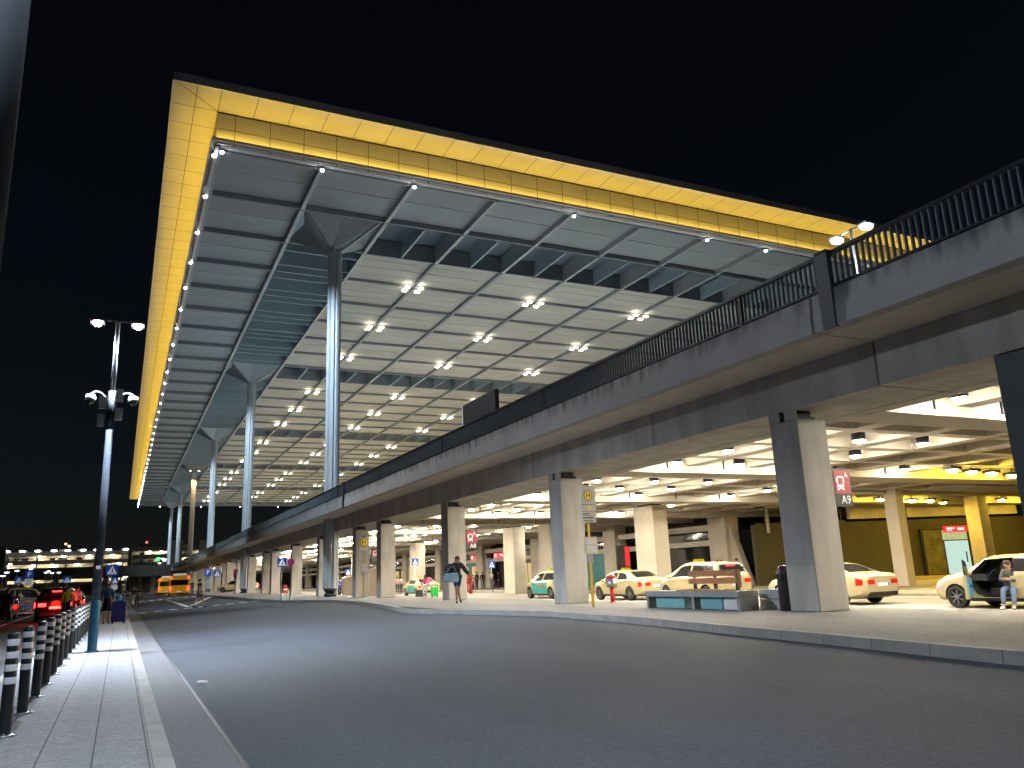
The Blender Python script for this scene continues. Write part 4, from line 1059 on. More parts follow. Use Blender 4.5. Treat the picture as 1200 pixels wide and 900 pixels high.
        b = MB(); b.ell((p[0]+.02, p[1]+sg*.12, p[2]+.03), (.07,.11,.07), 10, 8); b.build('mirror', paint, t)
        b = MB(); side_patch(b, .10, .10, .36, .36, .15, .95, 3, 4, .012, sg, 4, 3)
        vs = []
        tl = b.build('tail_light', TL_ON if lit else TL_OFF, t)
        b = MB(); side_patch(b, L-.55, L-.55, L-.17, L-.2, .3, .95, 3, 4, .01, sg, 5, 3); b.build('headlight', HL, t)
    for sg in (1, -1):
        b = MB(); side_patch(b, sp['ra']+.42, sp['ra']+.42, sp['fa']-.42, sp['fa']-.42, .0, 1.0, 1, 2, .004, sg, 8, 2); b.build('sill', M['black'], t)
        if not (open_door and sg == 1):
            b = MB(); side_patch(b, xr0-.05, xr0-.05, xf0+.05, xf0+.05, .0, .07, 5, 6, .009, sg, 12, 1); b.build('belt_trim', M['alu'], t)
    b = MB(); top_patch(b, *sp['ws']); b.build('windscreen', G_, t)
    b = MB(); top_patch(b, *sp['rw']); b.build('rear_window', G_, t)
    # rear face lamps and plate
    zr = zsh(0) - .03
    for sg in (1, -1):
        b = MB(); b.box(-c0 - .012, -c0 + .1, *sorted((sg*.72, sg*.40)), zr - .16, zr - .01); b.build('rear_lamp', TL_ON if lit else TL_OFF, t)
    if brake_third:
        x = sp['rw'][1]; b = MB(); b.box(x - c0 - .10, x - c0 - .04, -.20, .20, zt(x) - .05, zt(x) - .005); b.build('brake_light', TL_ON, t)
    b = MB(); b.box(-c0 - .014, -c0 + .02, -.26, .26, .62, .73); pl = b.build('number_plate', PLATE, t)
    b = MB(); b.box(-c0 - .018, -c0 - .015, -.255, -.215, .625, .725); b.build('plate_band', M['blue'], pl)
    b = MB(); b.box(-c0 - .012, -c0 + .2, -.66, .66, .30, .43); b.build('rear_bumper_trim', M['black'], t)
    b = MB(); b.box(c0 - .06, c0 + .01, -.42, .42, .36, .58); b.build('grille', M['black'], t)
    # wheels
    for ax in (sp['ra'], sp['fa']):
        for sg in (1, -1):
            b = MB(); b.lathe([(.215,-.09),(.225,-.1),(.305,-.105),(.325,-.08),(.328,0),(.325,.08),(.305,.105),(.225,.1),(.215,.09)], 28, (0,0,0), 0, 'y', cap=False); 
            wl = b.build('wheel', M['rubber'], t, loc=(ax - c0, sg*.80, .325))
            b = MB(); yy = sg*.085
            b.lathe([(.225, sg*.104),(.215, sg*.05),(.21, sg*.03)] if sg > 0 else [(.21, sg*.03),(.215, sg*.05),(.225, sg*.104)], 28, (0,0,0), 0, 'y', cap=False)
            for k in range(7):
                a = 2*PI*k/7; b.bar((math.cos(a)*.05, yy, math.sin(a)*.05), (math.cos(a)*.218, yy + sg*.01, math.sin(a)*.218), .036, .03, up=(0,1,0))
            b.cyl((0, yy - sg*.03, 0), (0, yy + sg*.02, 0), .06, .05, 14); b.build('rim', M['alu'], wl)
            b = MB(); b.cyl((0, sg*.02, 0), (0, sg*.035, 0), .208, .208, 24); b.build('brake_disc', ARCH, wl)
    if taxi:
        x = sp['side'][3] - .35; z = zt(x)
        b = MB(); b.prism([(-.26,0),(.26,0),(.21,.12),(-.21,.12)], -.07, .07, 'x'); ts = b.build('taxi_sign', TAXI_SIGN, t, loc=(x - c0, 0, z + .004))
        text('sign_text', 'TAXI', .12, M['black'], ts, (-.073, 0, .06), ext=.002, rot=(PI/2, 0, -PI/2))
    if open_door:
        b = MB(); b.box(.05-c0+2.35, .05-c0+2.5, .28, .75, .55, 1.2); b.box(2.4-c0, 2.95-c0, .28, .75, .36, .55); b.build('driver_seat', M['black'], t)
        b = MB(); b.box(3.0-c0, 3.5-c0, .27, .80, .78, .96); b.build('dashboard', mat('dash', (.025,.025,.03), .6, var=0), t)
        b = MB(); 
        for k in range(16):
            a0, a1 = 2*PI*k/16, 2*PI*(k+1)/16; f = lambda a: (2.98 - c0 - .08*math.sin(a), .50 + .18*math.cos(a), .90 + .17*math.sin(a))
            b.cyl(f(a0), f(a1), .014, .014, 6)
        b.bar((2.98-c0,.32,.90),(2.98-c0,.68,.90),.04,.03); b.build('steering_wheel', M['dark_metal'], t)
        # door swung wide open, hinged at its front edge
        hx, hy = 3.46 - c0, .93
        dr = bpy.data.objects.new('open_door', None)
        b = MB()
        prof = [(-.92,.30),(0,.34),(0,.92),(-.92,.96)]
        b.prism(prof, -.05, .03, 'y'); b.prism([(-.9,.965),(-.02,.93),(-.36,1.33),(-.84,1.40)], -.03, .0, 'y', 1)
        d = b.build('door', [M['taxi'], M['dark_metal']], t, loc=(hx, hy, 0)); d.rotation_euler = (0, 0, R(-62))
        b = MB(); b.prism([(-.86,.36),(-.06,.40),(-.06,.86),(-.86,.9)], -.085, -.052, 'y'); b.build('door_lining', mat('door_lining', (.10,.32,.55), .4, var=.25, scale=4), d)
        b = MB(); b.prism([(-.84,.985),(-.09,.955),(-.38,1.29),(-.80,1.36)], -.034, -.031, 'y'); b.build('window', G_, d)
        b = MB(); b.box(-.7,-.35,-.115,-.086,.62,.68); b.build('handle', M['black'], d)
    if scale != 1: t.scale = (scale,)*3
    if tail_glow: lamp('tail_light_glow', 'POINT', (-c0 - .25, 0, .8), tail_glow, (1,.02,.01), t, .3)
    return t
TX = M['taxi']
XT = 23.5
car('beige taxi saloon seen from behind right of the A9 pillar', 'sedan', TX, (23.5, 19.75 + 2.43, 0), taxi=True, group='taxis waiting under the elevated road')
car('beige taxi with its front door wide open and a man sitting in the doorway', 'wagon', TX, (23.4, 17.25 - 2.42, 0), taxi=False, open_door=True, group='taxis waiting under the elevated road')
car('beige taxi saloon behind the red bin, seen from the rear', 'sedan', TX, (23.6, 32.9 + 2.43, 0), taxi=True, group='taxis waiting under the elevated road')
car('beige high-roofed taxi behind the wooden bench, red light at its rear window', 'mpv', TX, (23.6, 27.15 + 2.18*1.08, 0), taxi=True, brake_third=True, scale=1.06, group='taxis waiting under the elevated road')
TEAL = mat('teal_door', (.02,.36,.38), .3, var=.05)
car('beige taxi with a teal picture door beside the second pillar', 'mpv', TX, (23.5, 45.6 - 2.18, 0), door_paint=TEAL, teal=True, taxi=True, group='taxis waiting under the elevated road')
ORG = mat('taxi_orange_beige', (.74,.50,.22), .28, var=.03)
car('orange beige taxi with teal front behind the blue crossing sign', 'sedan', ORG, (23.5, 65.0 + 2.43, 0), taxi=True, door_paint=TEAL, group='taxis waiting under the elevated road')
car('beige taxi van seen from behind beside the nearest roof column', 'van', TX, (22.2, 86.5, 0), taxi=True, group='taxis waiting under the elevated road')
p = ony(252, 694, 140)
car('beige estate taxi with lit red tail lamp turning by the far pillars', 'wagon', TX, (14.6, 118, road_z(8.8, 118) + .1), rz=R(150), lit=True, group='taxis waiting under the elevated road', scale=1.1)
DK = mat('dark_car_paint', (.012,.011,.014), .2, .4, var=.05, spec=.7)
car('dark car with blazing red tail and brake lights on the left lane', 'mpv', DK, (-2.95, 48.6 + 2.4, 0), lit=True, brake_third=True, scale=1.08, tail_glow=130, group='cars on the left lane')
car('dark car farther ahead with red lights, left of the lamp post', 'sedan', DK, (-3.2, 70, 0), lit=True, brake_third=True, tail_glow=60, group='cars on the left lane')
car('dark car cut off at the left edge of the photo', 'wagon', DK, (-6.5, 57.6, 0), rz=R(-90), group='cars on the left lane')
car('beige taxi van at the far left behind the trolleys', 'van', TX, (-7.2, 73, 0), rz=R(18), taxi=True, group='cars on the left lane')
car('dark car parked beyond the others at the far left', 'wagon', DK, (-7.5, 96, 0), rz=R(80), lit=True, group='cars on the left lane')
# buses
def bus(label, loc, rz, sc=1.0):
    t = thing('bus', label, 'bus', loc, rz, 'yellow buses at the far stop')
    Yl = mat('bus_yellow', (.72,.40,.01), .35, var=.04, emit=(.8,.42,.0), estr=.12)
    b = MB(); L, W, H = 12, 1.27, 2.9
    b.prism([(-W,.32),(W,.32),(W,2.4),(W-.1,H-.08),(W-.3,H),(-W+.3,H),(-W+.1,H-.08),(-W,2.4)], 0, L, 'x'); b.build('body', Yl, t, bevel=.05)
    b = MB(); b.box(-.02,-.002,-1.05,1.05,1.45,2.25); b.build('rear_window', M['glass_dark'], t)
    for s in (-1, 1):
        for k in range(6): b = MB(); b.box(.6 + 1.85*k, 2.2 + 1.85*k, *sorted((s*(W + .002), s*(W + .02))), 1.3, 2.3); b.build('side_window', M['glass_dark'], t)
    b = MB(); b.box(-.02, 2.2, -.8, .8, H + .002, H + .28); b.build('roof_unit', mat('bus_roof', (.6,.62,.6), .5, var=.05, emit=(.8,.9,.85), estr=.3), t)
    for s in (-1, 1):
        b = MB(); b.box(-.05,-.002, s*1.08 - .1, s*1.08 + .1, .75, 1.25); b.build('tail_light', TL_ON, t)
        b = MB(); b.box(-.05,-.002, s*1.05 - .1, s*1.05 + .1, 2.45, 2.68); b.build('upper_tail_light', TL_ON, t)
    b = MB(); b.box(-.02,-.002,-.26,.26,.5,.62); b.build('number_plate', M['signwhite'], t)
    b = MB(); b.box(-.1, 0.5, -1.2, 1.2, .2, .319); b.build('bumper', M['black'], t)
    for x in (2.8, 9.2):
        for s in (-1, 1):
            b = MB(); b.lathe([(.3,-.14),(.48,-.13),(.5,0),(.48,.13),(.3,.14)], 20, (0,0,0), 0, 'y'); wl = b.build('wheel', M['rubber'], t, loc=(x, s*1.12, .5))
            b = MB(); b.cyl((0,s*.1,0),(0,s*.15,0),.27,.24,16); b.build('rim', M['alu'], wl)
    t.scale = (sc, sc, sc*.86)
bus('yellow bus seen from behind at the far stop, nearer of the two', (7.75, 128, road_z(7.7, 128)), R(87.5), 1.12)
bus('yellow bus half hidden behind the nearer bus', (7.2, 150, road_z(7.2, 150)), R(89), 1.12)
# ------------------------------------------------------------------ people
def skin_mesh(name, pts, edges, rad, root=0, sub=1):
    me = bpy.data.meshes.new(name); me.from_pydata(pts, edges, [])
    o = bpy.data.objects.new('tmp', me); COL.objects.link(o)
    o.modifiers.new('s', 'SKIN')
    sv = me.skin_vertices[0].data if me.skin_vertices else None
    if sv is None:
        bm = bmesh.new(); bm.from_mesh(me); bm.verts.layers.skin.verify(); bm.to_mesh(me); bm.free(); sv = me.skin_vertices[0].data
    for i, r in enumerate(rad):
        sv[i].radius = (r, r) if not isinstance(r, tuple) else r
        sv[i].use_root = (i == root)
    o.modifiers['s'].use_smooth_shade = True
    if sub: sb = o.modifiers.new('u', 'SUBSURF'); sb.levels = sub; sb.render_levels = sub
    dg = bpy.context.evaluated_depsgraph_get(); dg.update()
    out = bpy.data.meshes.new_from_object(o.evaluated_get(dg)); bpy.data.objects.remove(o); bpy.data.meshes.remove(me)
    for p in out.polygons: p.use_smooth = True
    return out
def mk(name, me, m, parent):
    me.name = name; me.materials.clear(); me.materials.append(m)
    o = bpy.data.objects.new(name, me); COL.objects.link(o); o.parent = parent; return o
CM = {}
def cloth(col):
    k = 'cloth_%d_%d_%d' % tuple(int(c*255) for c in col)
    return mat(k, col, .85, var=.18, scale=14, bump=.1, bscale=60)
def stand(): 
    return dict(pel=(0,0,.95), spi=(0,.0,1.14), che=(0,.0,1.33), nek=(0,.0,1.47), hed=(0,-.015,1.56), top=(0,-.01,1.67),
      lsh=(-.17,0,1.40), lel=(-.22,.02,1.13), lwr=(-.23,-.05,.90), rsh=(.17,0,1.40), rel=(.22,.02,1.13), rwr=(.23,-.05,.90),
      lhi=(-.09,0,.92), lkn=(-.10,-.02,.50), lan=(-.10,.02,.085), lto=(-.11,-.13,.03), rhi=(.09,0,.92), rkn=(.10,-.02,.50), ran=(.10,.02,.085), rto=(.11,-.13,.03))
def walk(a=.26):
    p = stand()
    p.update(lkn=(-.09,-a*.75,.52), lan=(-.09,-a*1.0,.10), lto=(-.09,-a-.15,.06), rkn=(.09,a*.3,.50), ran=(.09,a*1.15,.15), rto=(.09,a*1.05-.12,.035),
             lel=(-.22,.12,1.15), lwr=(-.22,.08,.92), rel=(.22,-.06,1.14), rwr=(.22,-.18,.94))
    return p
# local frame: the person faces -y
def person(label, loc, rz, h=1.72, pose=None, top=(.05,.05,.06), legs=(.03,.04,.09), shorts=False, sleeves=1.0, hair=(.03,.02,.015), skin='skin', longhair=False, skirt=None, shoes=(.02,.02,.02), fingers=False, coat=False, bald=False):
    p = dict(stand()); p.update(pose or {})
    t = thing('person', label, 'person', loc, rz); s = h / 1.72; t.scale = (s,)*3
    keys = ['pel','spi','che','nek','hed','top','lsh','lel','lwr','rsh','rel','rwr','lhi','lkn','lan','lto','rhi','rkn','ran','rto']
    ix = {k: i for i, k in enumerate(keys)}
    pts = [p[k] for k in keys]
    rad = dict(pel=.115, spi=.10, che=.12, nek=.052, hed=(.082,.092), top=(.06,.07), lsh=.06, lel=.042, lwr=.028, rsh=.06, rel=.042, rwr=.028, lhi=.085, lkn=.058, lan=.038, lto=.03, rhi=.085, rkn=.058, ran=.038, rto=.03)
    rr = [rad[k] for k in keys]
    E = [('pel','spi'),('spi','che'),('che','nek'),('nek','hed'),('hed','top'),('che','lsh'),('lsh','lel'),('lel','lwr'),('che','rsh'),('rsh','rel'),('rel','rwr'),('pel','lhi'),('lhi','lkn'),('lkn','lan'),('lan','lto'),('pel','rhi'),('rhi','rkn'),('rkn','ran'),('ran','rto')]
    ed = [(ix[a], ix[b]) for a, b in E]
    for sd in 'lr':
        wv, ev = Vector(p[sd+'wr']), Vector(p[sd+'el']); d = (wv - ev).normalized()
        sx = -1 if sd == 'l' else 1
        nrm = d.cross(Vector((sx, .15, 0)))
        nrm = nrm.normalized() if nrm.length > .1 else Vector((0,-1,0))
        i = len(pts); pts.append(tuple(wv + d*.075)); rr.append(.034 if not fingers else .03); ed.append((ix[sd+'wr'], i)); palm = wv + d*.075
        if fingers:
            for q in range(4):
                o = nrm * (.03 - .02*q); ln = (.075,.085,.08,.06)[q]
                a = len(pts); pts.append(tuple(palm + o + d*.03)); rr.append(.0095); ed.append((i, a))
                pts.append(tuple(palm + o + d*(.03 + ln*.55) + Vector((0,-.012,0)))); rr.append(.0085); ed.append((a, a+1))
                pts.append(tuple(palm + o*.9 + d*(.03 + ln) + Vector((0,-.035,0)))); rr.append(.007); ed.append((a+1, a+2))
            a = len(pts); pts.append(tuple(wv + d*.05 + nrm*.05)); rr.append(.011); ed.append((ix[sd+'wr'], a))
            pts.append(tuple(wv + d*.095 + nrm*.062)); rr.append(.009); ed.append((a, a+1))
        else:
            a = len(pts); pts.append(tuple(palm + d*.09 + Vector((0,-.015,0)))); rr.append(.018); ed.append((i, a))
            pts.append(tuple(wv + d*.09 + nrm*.045)); rr.append(.012); ed.append((ix[sd+'wr'], a+1))
    body = mk('body', skin_mesh('body', pts, ed, rr), M[skin], t)
    hd = Vector(p['hed']); fw = Vector((0,-1,0)); nk = (Vector(p['top']) - hd).normalized()
    # face: nose, eyes, ears, mouth
    b = MB(); b.ell(hd + fw*.098 + nk*.02, (.012,.018,.022), 8, 6)
    for sx in (-1, 1): b.ell(hd + Vector((sx*.088,.01,.02)), (.012,.022,.03), 8, 6)
    b.build('nose_and_ears', M[skin], t)
    b = MB()
    for sx in (-1, 1): b.ell(hd + fw*.088 + Vector((sx*.032,0,.045)), (.012,.008,.008), 8, 6)
    b.ell(hd + fw*.088 - nk*.035, (.024,.008,.006), 8, 6)
    b.build('face_features', M['black'], t)
    if not bald:
        b = MB(); c = hd + nk*.065 + Vector((0,.022,0)); b.ell(c, (.098,.105,.088), 14, 8)
        if longhair: b.ell(hd + Vector((0,.065,-.06)), (.09,.06,.17), 12, 8)
        b.build('hair', mat('hair_%d' % int(hair[0]*1000), hair, .7, var=.3, scale=30), t)
    # clothes
    def sub(ks, es, rad2, nm, col, root=0):
        P = [p[k] if isinstance(k, str) else k for k in ks]
        return mk(nm, skin_mesh(nm, P, es, rad2, root), cloth(col), t)
    le = lambda a, b2, f: tuple(Vector(p[a]).lerp(Vector(p[b2]), f))
    c = .02 if coat else 0
    if sleeves > .6:
        sub(['spi','che',le('che','nek',.75),'lsh','lel',le('lel','lwr',.9),'rsh','rel',le('rel','rwr',.9), tuple(Vector(p['pel'])+Vector((0,0,.01 - 6*c)))],
            [(0,1),(1,2),(1,3),(3,4),(4,5),(1,6),(6,7),(7,8),(0,9)], [.125+c,.142+c,.06,.08+c,.062+c,.048+c,.08+c,.062+c,.048+c,.14+c], 'jacket' if coat else 'shirt', top)
    else:
        sub(['spi','che',le('che','nek',.75),'lsh',le('lsh','lel',.7),'rsh',le('rsh','rel',.7), tuple(Vector(p['pel'])+Vector((0,0,.02)))],
            [(0,1),(1,2),(1,3),(3,4),(1,5),(5,6),(0,7)], [.122,.138,.06,.077,.06,.077,.06,.132], 'shirt', top)
    if skirt:
        b = MB(); pz = p['pel']; b.lathe([(.13,.12),(.15,.0),(.19,-.2),(.22,-.42)], 18, pz); b.build('skirt', cloth(skirt), t)
    elif shorts:
        sub(['pel','lhi',le('lhi','lkn',.85),'rhi',le('rhi','rkn',.85)], [(0,1),(1,2),(0,3),(3,4)], [.13,.105,.085,.105,.085], 'shorts', legs)
    else:
        sub(['pel','lhi','lkn',le('lkn','lan',.92),'rhi','rkn',le('rkn','ran',.92)], [(0,1),(1,2),(2,3),(0,4),(4,5),(5,6)], [.13,.10,.075,.06,.10,.075,.06], 'trousers', legs)
    for sd in 'lr':
        a, e = Vector(p[sd+'an']), Vector(p[sd+'to'])
        o = mk('shoe', skin_mesh('shoe', [tuple(a + Vector((0,.045,-.035))), tuple(a.lerp(e, .45) + Vector((0,0,-.0))), tuple(e + (e-a)*.12)], [(0,1),(1,2)], [.042,.044,.036], 0), cloth(shoes), t)
    return t
def at_ground(px, py, Y, dz=0):
    p = ony(px, py, Y); return (p.x, p.y, ground(p.x, p.y) + dz)
F_CAM = 0.0      # facing the camera = facing -y
AWAY = PI
# woman crossing the island
wz = isl_z(11.9, 29.9)
t = person('woman in dark jacket and blue shorts walking past a pillar with a blue bag', (11.93, 29.9, wz), R(-12), 1.82,
  dict(walk(.16), lel=(-.25,.05,1.16), lwr=(-.24,-.06,.98), rsh=(.17,.0,1.40), rel=(.30,-.05,1.17), rwr=(.44,-.13,1.0), lkn=(-.05,-.10,.50), lan=(-.05,-.08,.09), lto=(-.07,-.21,.03), rkn=(.03,.03,.50), ran=(.12,.18,.14), rto=(.14,.07,.035), hed=(.02,-.02,1.56), top=(.02,-.01,1.67)),
  top=(.012,.012,.014), legs=(.02,.05,.16), shorts=True, hair=(.04,.022,.014), skin='skin_dark', longhair=True, fingers=True, coat=True)
B = thing('shoulder_bag', 'pale blue bag carried at the walking woman\'s side', 'bag', (11.62, 29.78, wz + .80), R(-12))
b = MB(); b.prism([(-.30,.02),(.28,.0),(.30,.20),(.26,.36),(-.22,.34),(-.33,.20)], -.12, .08, 'y'); b.build('pouch', mat('bag_blue', (.17,.30,.38), .7, var=.35, scale=5), B, bevel=.05)
b = MB(); b.tube([(-.2,0,.34),(-.05,.02,.55),(.12,.04,.62),(.22,0,.35)], .014, 6); b.build('strap', mat('strap_blue', (.1,.18,.25), .7), B)
B = thing('backpack', 'black backpack on the walking woman\'s shoulder', 'bag', (11.80, 30.08, wz + 1.12), R(-12))
b = MB(); b.ell((-.08,.12,.16),(.2,.12,.26),14,10); b.build('pack', M['black'], B); b = MB(); b.ell((-.08,.22,.08),(.13,.06,.12),12,8); b.build('front_pocket', M['black'], B)
B = thing('red_jacket', 'red jacket hanging from the walking woman\'s hand', 'garment', (12.43, 29.75, wz + .72), R(-12))
b = MB(); b.lathe([(.02,.36),(.07,.28),(.085,.1),(.06,-.1),(.09,-.34),(.03,-.38)], 10); b.build('cloth', mat('red_cloth', (.55,.06,.05), .85, var=.3, scale=8), B)
b = MB(); b.lathe([(.03,-.0),(.05,-.16),(.03,-.3)], 8, (-.08,0,0)); b.build('sleeve', mat('pink_cloth', (.6,.25,.22), .85, var=.2), B)
# group with luggage at the pillar
p = (21.3, 60.2, 0)
person('person with pink backpack and pale blue trousers beside a green suitcase', p, R(160), 1.72, top=(.28,.03,.10), legs=(.42,.50,.58), hair=(.12,.05,.03), longhair=True)
B = thing('backpack', 'pink backpack on the back of the person beside the green suitcase', 'bag', (p[0]+.28, p[1]-.25, 1.02)); b = MB(); b.ell((0,0,.18),(.24,.15,.32),12,8); b.build('pack', mat('pink_pack', (.5,.08,.16), .8, var=.3), B); b = MB(); b.ell((.1,-.1,-.06),(.22,.14,.2),12,8); b.build('front_pocket', mat('pack_white', (.6,.5,.5), .8, var=.4, scale=6), B)
def suitcase(label, loc, col, w_=.46, h_=.68, rz=0, d_=.28):
    t = thing('suitcase', label, 'suitcase', loc, rz)
    b = MB(); b.box(-w_/2, w_/2, -d_/2, d_/2, .07, h_)
    b.build('shell', mat('case_%d_%d_%d' % tuple(int(c*99) for c in col), col, .45, var=.08), t, bevel=.04)
    b = MB(); b.box(-w_/2+.08,-w_/2+.1,-.02,.02,h_ - .02,h_+.3); b.box(w_/2-.1,w_/2-.08,-.02,.02,h_-.02,h_+.3); b.box(-w_/2+.08,w_/2-.08,-.02,.02,h_+.3,h_+.33); b.build('handle', M['alu'], t)
    for x in (-w_/2+.07, w_/2-.07):
        b = MB(); b.cyl((x,-.1,.035),(x,.1,.035),.035,.035,10); b.build('wheel', M['rubber'], t)
    return t
suitcase('bright green suitcase standing beside the person with the pink backpack', (21.95, 59.8, 0), (.01,.42,.06), .55, .78)
suitcase('black suitcase left of the person with the pink backpack', (20.75, 60.0, 0), (.02,.02,.025), .5, .6)
person('person in dark top and blue jeans partly hidden left of the A8 pillar', (22.3, 57.4, 0), R(40), 1.6, top=(.07,.04,.03), legs=(.12,.22,.38), hair=(.03,.02,.015), longhair=True)
sit_b = (22.8, 58.1, 0)
person('pale dressed person close to the A8 pillar near the green suitcase', sit_b, R(100), 1.55, top=(.5,.42,.36), legs=(.5,.46,.4), hair=(.05,.03,.02))
# people by the doors
for (px, Y, rz, h, kw, lab) in (
  (559, 76, 200, 1.78, dict(top=(.015,.02,.06), legs=(.02,.025,.07)), 'man in navy coat waiting at the terminal doors, left of the man in black'),
  (566, 77, 170, 1.74, dict(top=(.015,.015,.018), legs=(.08,.1,.14)), 'man in black by the terminal doors beside the man in navy'),
  (576.5, 74, 20, 1.74, dict(top=(.62,.62,.66), legs=(.02,.02,.03), sleeves=.5), 'person in white shirt and black trousers at the terminal doors'),
  (584.5, 82, 60, 1.74, dict(top=(.015,.015,.018), legs=(.015,.015,.018)), 'person all in black standing in the yellow lit doorway'),
  (549, 70, 0, 1.45, dict(top=(.5,.05,.06), legs=(.42,.04,.06)), 'small person in red clothes just right of the A8 pillar'),
  (554.5, 78, 140, 1.5, dict(top=(.45,.30,.05), legs=(.05,.05,.07)), 'person in yellow brown top crouching over luggage by the doors'),
  (435.5, 92, 180, 1.72, dict(top=(.5,.35,.32), legs=(.02,.02,.025), longhair=True), 'woman in pale pink top between two pillars with a dark red case'),
  (398, 84, 190, 1.78, dict(top=(.10,.10,.42), legs=(.02,.025,.08)), 'man in violet blue shirt beside the beige taxi van'),
  (392.5, 88, 180, 1.7, dict(top=(.5,.38,.3), legs=(.4,.3,.22)), 'person in tan clothes at the edge of the nearest roof column'),
  (440, 96, 170, 1.7, dict(top=(.5,.5,.5), legs=(.03,.03,.04)), 'person in white top behind the woman with the dark red case'),
  (465.5, 78, 150, 1.7, dict(top=(.5,.3,.28), legs=(.05,.05,.06)), 'person in pink top standing beyond the orange taxi, left one'),
  (470, 79, 200, 1.66, dict(top=(.55,.52,.5), legs=(.1,.1,.12)), 'person in white top standing beyond the orange taxi, right one'),
  (484, 83, 180, 1.78, dict(top=(.06,.05,.2), legs=(.03,.03,.04)), 'person in dark blue beyond the roof of the orange taxi'),
  (526, 84, 170, 1.7, dict(top=(.4,.2,.12), legs=(.06,.07,.12)), 'person in brown top far behind the A8 pillar'),
  (866.5, 38, 120, 1.82, dict(top=(.66,.60,.58), legs=(.55,.55,.52), sleeves=.5, pose=dict(lel=(-.24,-.12,1.2), lwr=(-.12,-.26,1.4), rel=(.24,-.12,1.2), rwr=(.08,-.28,1.36))), 'person in white shirt looking at a phone before the dark wall'),
  (844, 36, 160, 1.74, dict(top=(.55,.06,.05), legs=(.03,.03,.04)), 'person in red shirt seen over the high-roofed taxi'),
  (848.5, 36.6, 200, 1.72, dict(top=(.05,.03,.10), legs=(.03,.03,.04)), 'person in dark top right of the one in red behind the high-roofed taxi'),
):
    q = ony(px, 690, Y); person(lab, (q.x, q.y, ground(q.x, q.y) if q.x < 20.5 else (0 if q.x < 29 else .1)), R(rz), h, **kw)
suitcase('dark blue suitcase on the floor by the man in navy', (ony(553, 690, 75).x, 75, .1), (.03,.04,.1), .5, .62)
suitcase('dark purple suitcase at the feet of the person in black in the doorway', (ony(582, 690, 80).x, 80, .1), (.09,.02,.08), .7, .5)
suitcase('dark red suitcase beside the woman in pale pink between pillars', (ony(433.5, 692, 90.8).x, 90.8, 0), (.22,.01,.05), .6, .75)
# man sitting in the doorway of the open taxi
SX, SY = 22.42, 15.02
seat = dict(pel=(0,0,.56), spi=(0,-.03,.74), che=(-.02,-.10,.95), nek=(-.02,-.16,1.09), hed=(-.02,-.21,1.18), top=(-.02,-.21,1.285),
  lsh=(-.19,-.1,1.01), lel=(-.24,-.22,.77), lwr=(-.08,-.40,.82), rsh=(.16,-.1,1.01), rel=(.22,-.22,.76), rwr=(.06,-.42,.80),
  lhi=(-.09,-.02,.54), lkn=(-.13,-.44,.55), lan=(-.15,-.50,.09), lto=(-.17,-.64,.03), rhi=(.09,-.02,.54), rkn=(.13,-.44,.55), ran=(.12,-.50,.09), rto=(.13,-.64,.03))
person('man in patterned dark top and jeans sitting sideways in the open taxi doorway', (SX + .34, 14.72, .0), R(-80), 1.74, seat, top=(.07,.085,.08), legs=(.10,.15,.26), shoes=(.7,.7,.68), hair=(.05,.03,.02), fingers=True)
# right and left of the zebra crossing
person('man in black shirt and khaki shorts walking over the dashed crossing', (ony(233, 709, 57.5).x, 57.5, road_z(4.6, 57.5)), R(110), 1.86, dict(walk(.28)), top=(.012,.012,.016), legs=(.14,.13,.09), shorts=True, sleeves=.5, hair=(.02,.015,.012))
person('person in black shirt and pale trousers bending forward on the far crossing', (ony(155, 709, 80).x, 80, .0), R(200), 1.72, dict(walk(.2)), top=(.012,.012,.014), legs=(.35,.36,.35), sleeves=.5)
person('small person in black beside the one in pale trousers on the far crossing', (ony(158, 709, 81).x + .15, 81.2, .0), R(170), 1.65, top=(.02,.02,.02), legs=(.04,.05,.045), sleeves=.5)
person('dark figure waiting near the far bus stop', (ony(225, 693, 112).x, 112, isl_z(9.5, 112)), R(180), 1.75, top=(.02,.02,.025), legs=(.02,.02,.025))
# left pavement
person('person in blue jacket and black skirt with bare legs beside the lamp post', (-.46, 39.7, .1), R(15), 1.72, dict(lel=(-.24,.04,1.14), rel=(.24,-.06,1.14), rwr=(.20,-.24,1.05)), top=(.02,.06,.16), skirt=(.012,.012,.016), hair=(.08,.04,.02), coat=True, shoes=(.25,.13,.08))
suitcase('large navy blue suitcase on the pavement beside the person in the blue jacket', (.02, 39.0, .1), (.015,.02,.16), .56, .92)
B = thing('shoulder_bag', 'small light blue bag on top of the navy suitcase', 'bag', (.0, 39.0, 1.02)); b = MB(); b.ell((0,0,.14),(.13,.1,.14),12,8); b.build('pouch', mat('bag_cyan', (.12,.38,.55), .7, var=.2), B); b = MB(); b.tube([(-.08,0,.24),(0,0,.34),(.08,0,.24)], .012, 6); b.build('strap', M['black'], B)
person('person in dark clothes with white cap looking at a phone behind the navy suitcase', (.12, 41.6, .1), R(60), 1.66, dict(rel=(.22,-.12,1.18), rwr=(.10,-.30,1.25), lel=(-.22,-.12,1.18), lwr=(-.06,-.30,1.25)), top=(.05,.05,.07), legs=(.02,.02,.03), hair=(.5,.5,.55))
person('person behind the lamp post carrying a yellow bag on the pavement', (-.9, 41.2, .1), R(160), 1.62, top=(.02,.05,.13), legs=(.02,.02,.03))
B = thing('shoulder_bag', 'yellow pale bag hanging beside the person at the lamp post', 'bag', (-.86, 39.6, .78)); b = MB(); b.ell((0,0,.2),(.1,.08,.28),10,8); b.build('pouch', mat('bag_yellow', (.5,.45,.08), .7, var=.4, scale=6), B); b = MB(); b.tube([(-.05,0,.44),(0,0,.6),(.05,0,.44)], .01, 6); b.build('strap', M['black'], B)
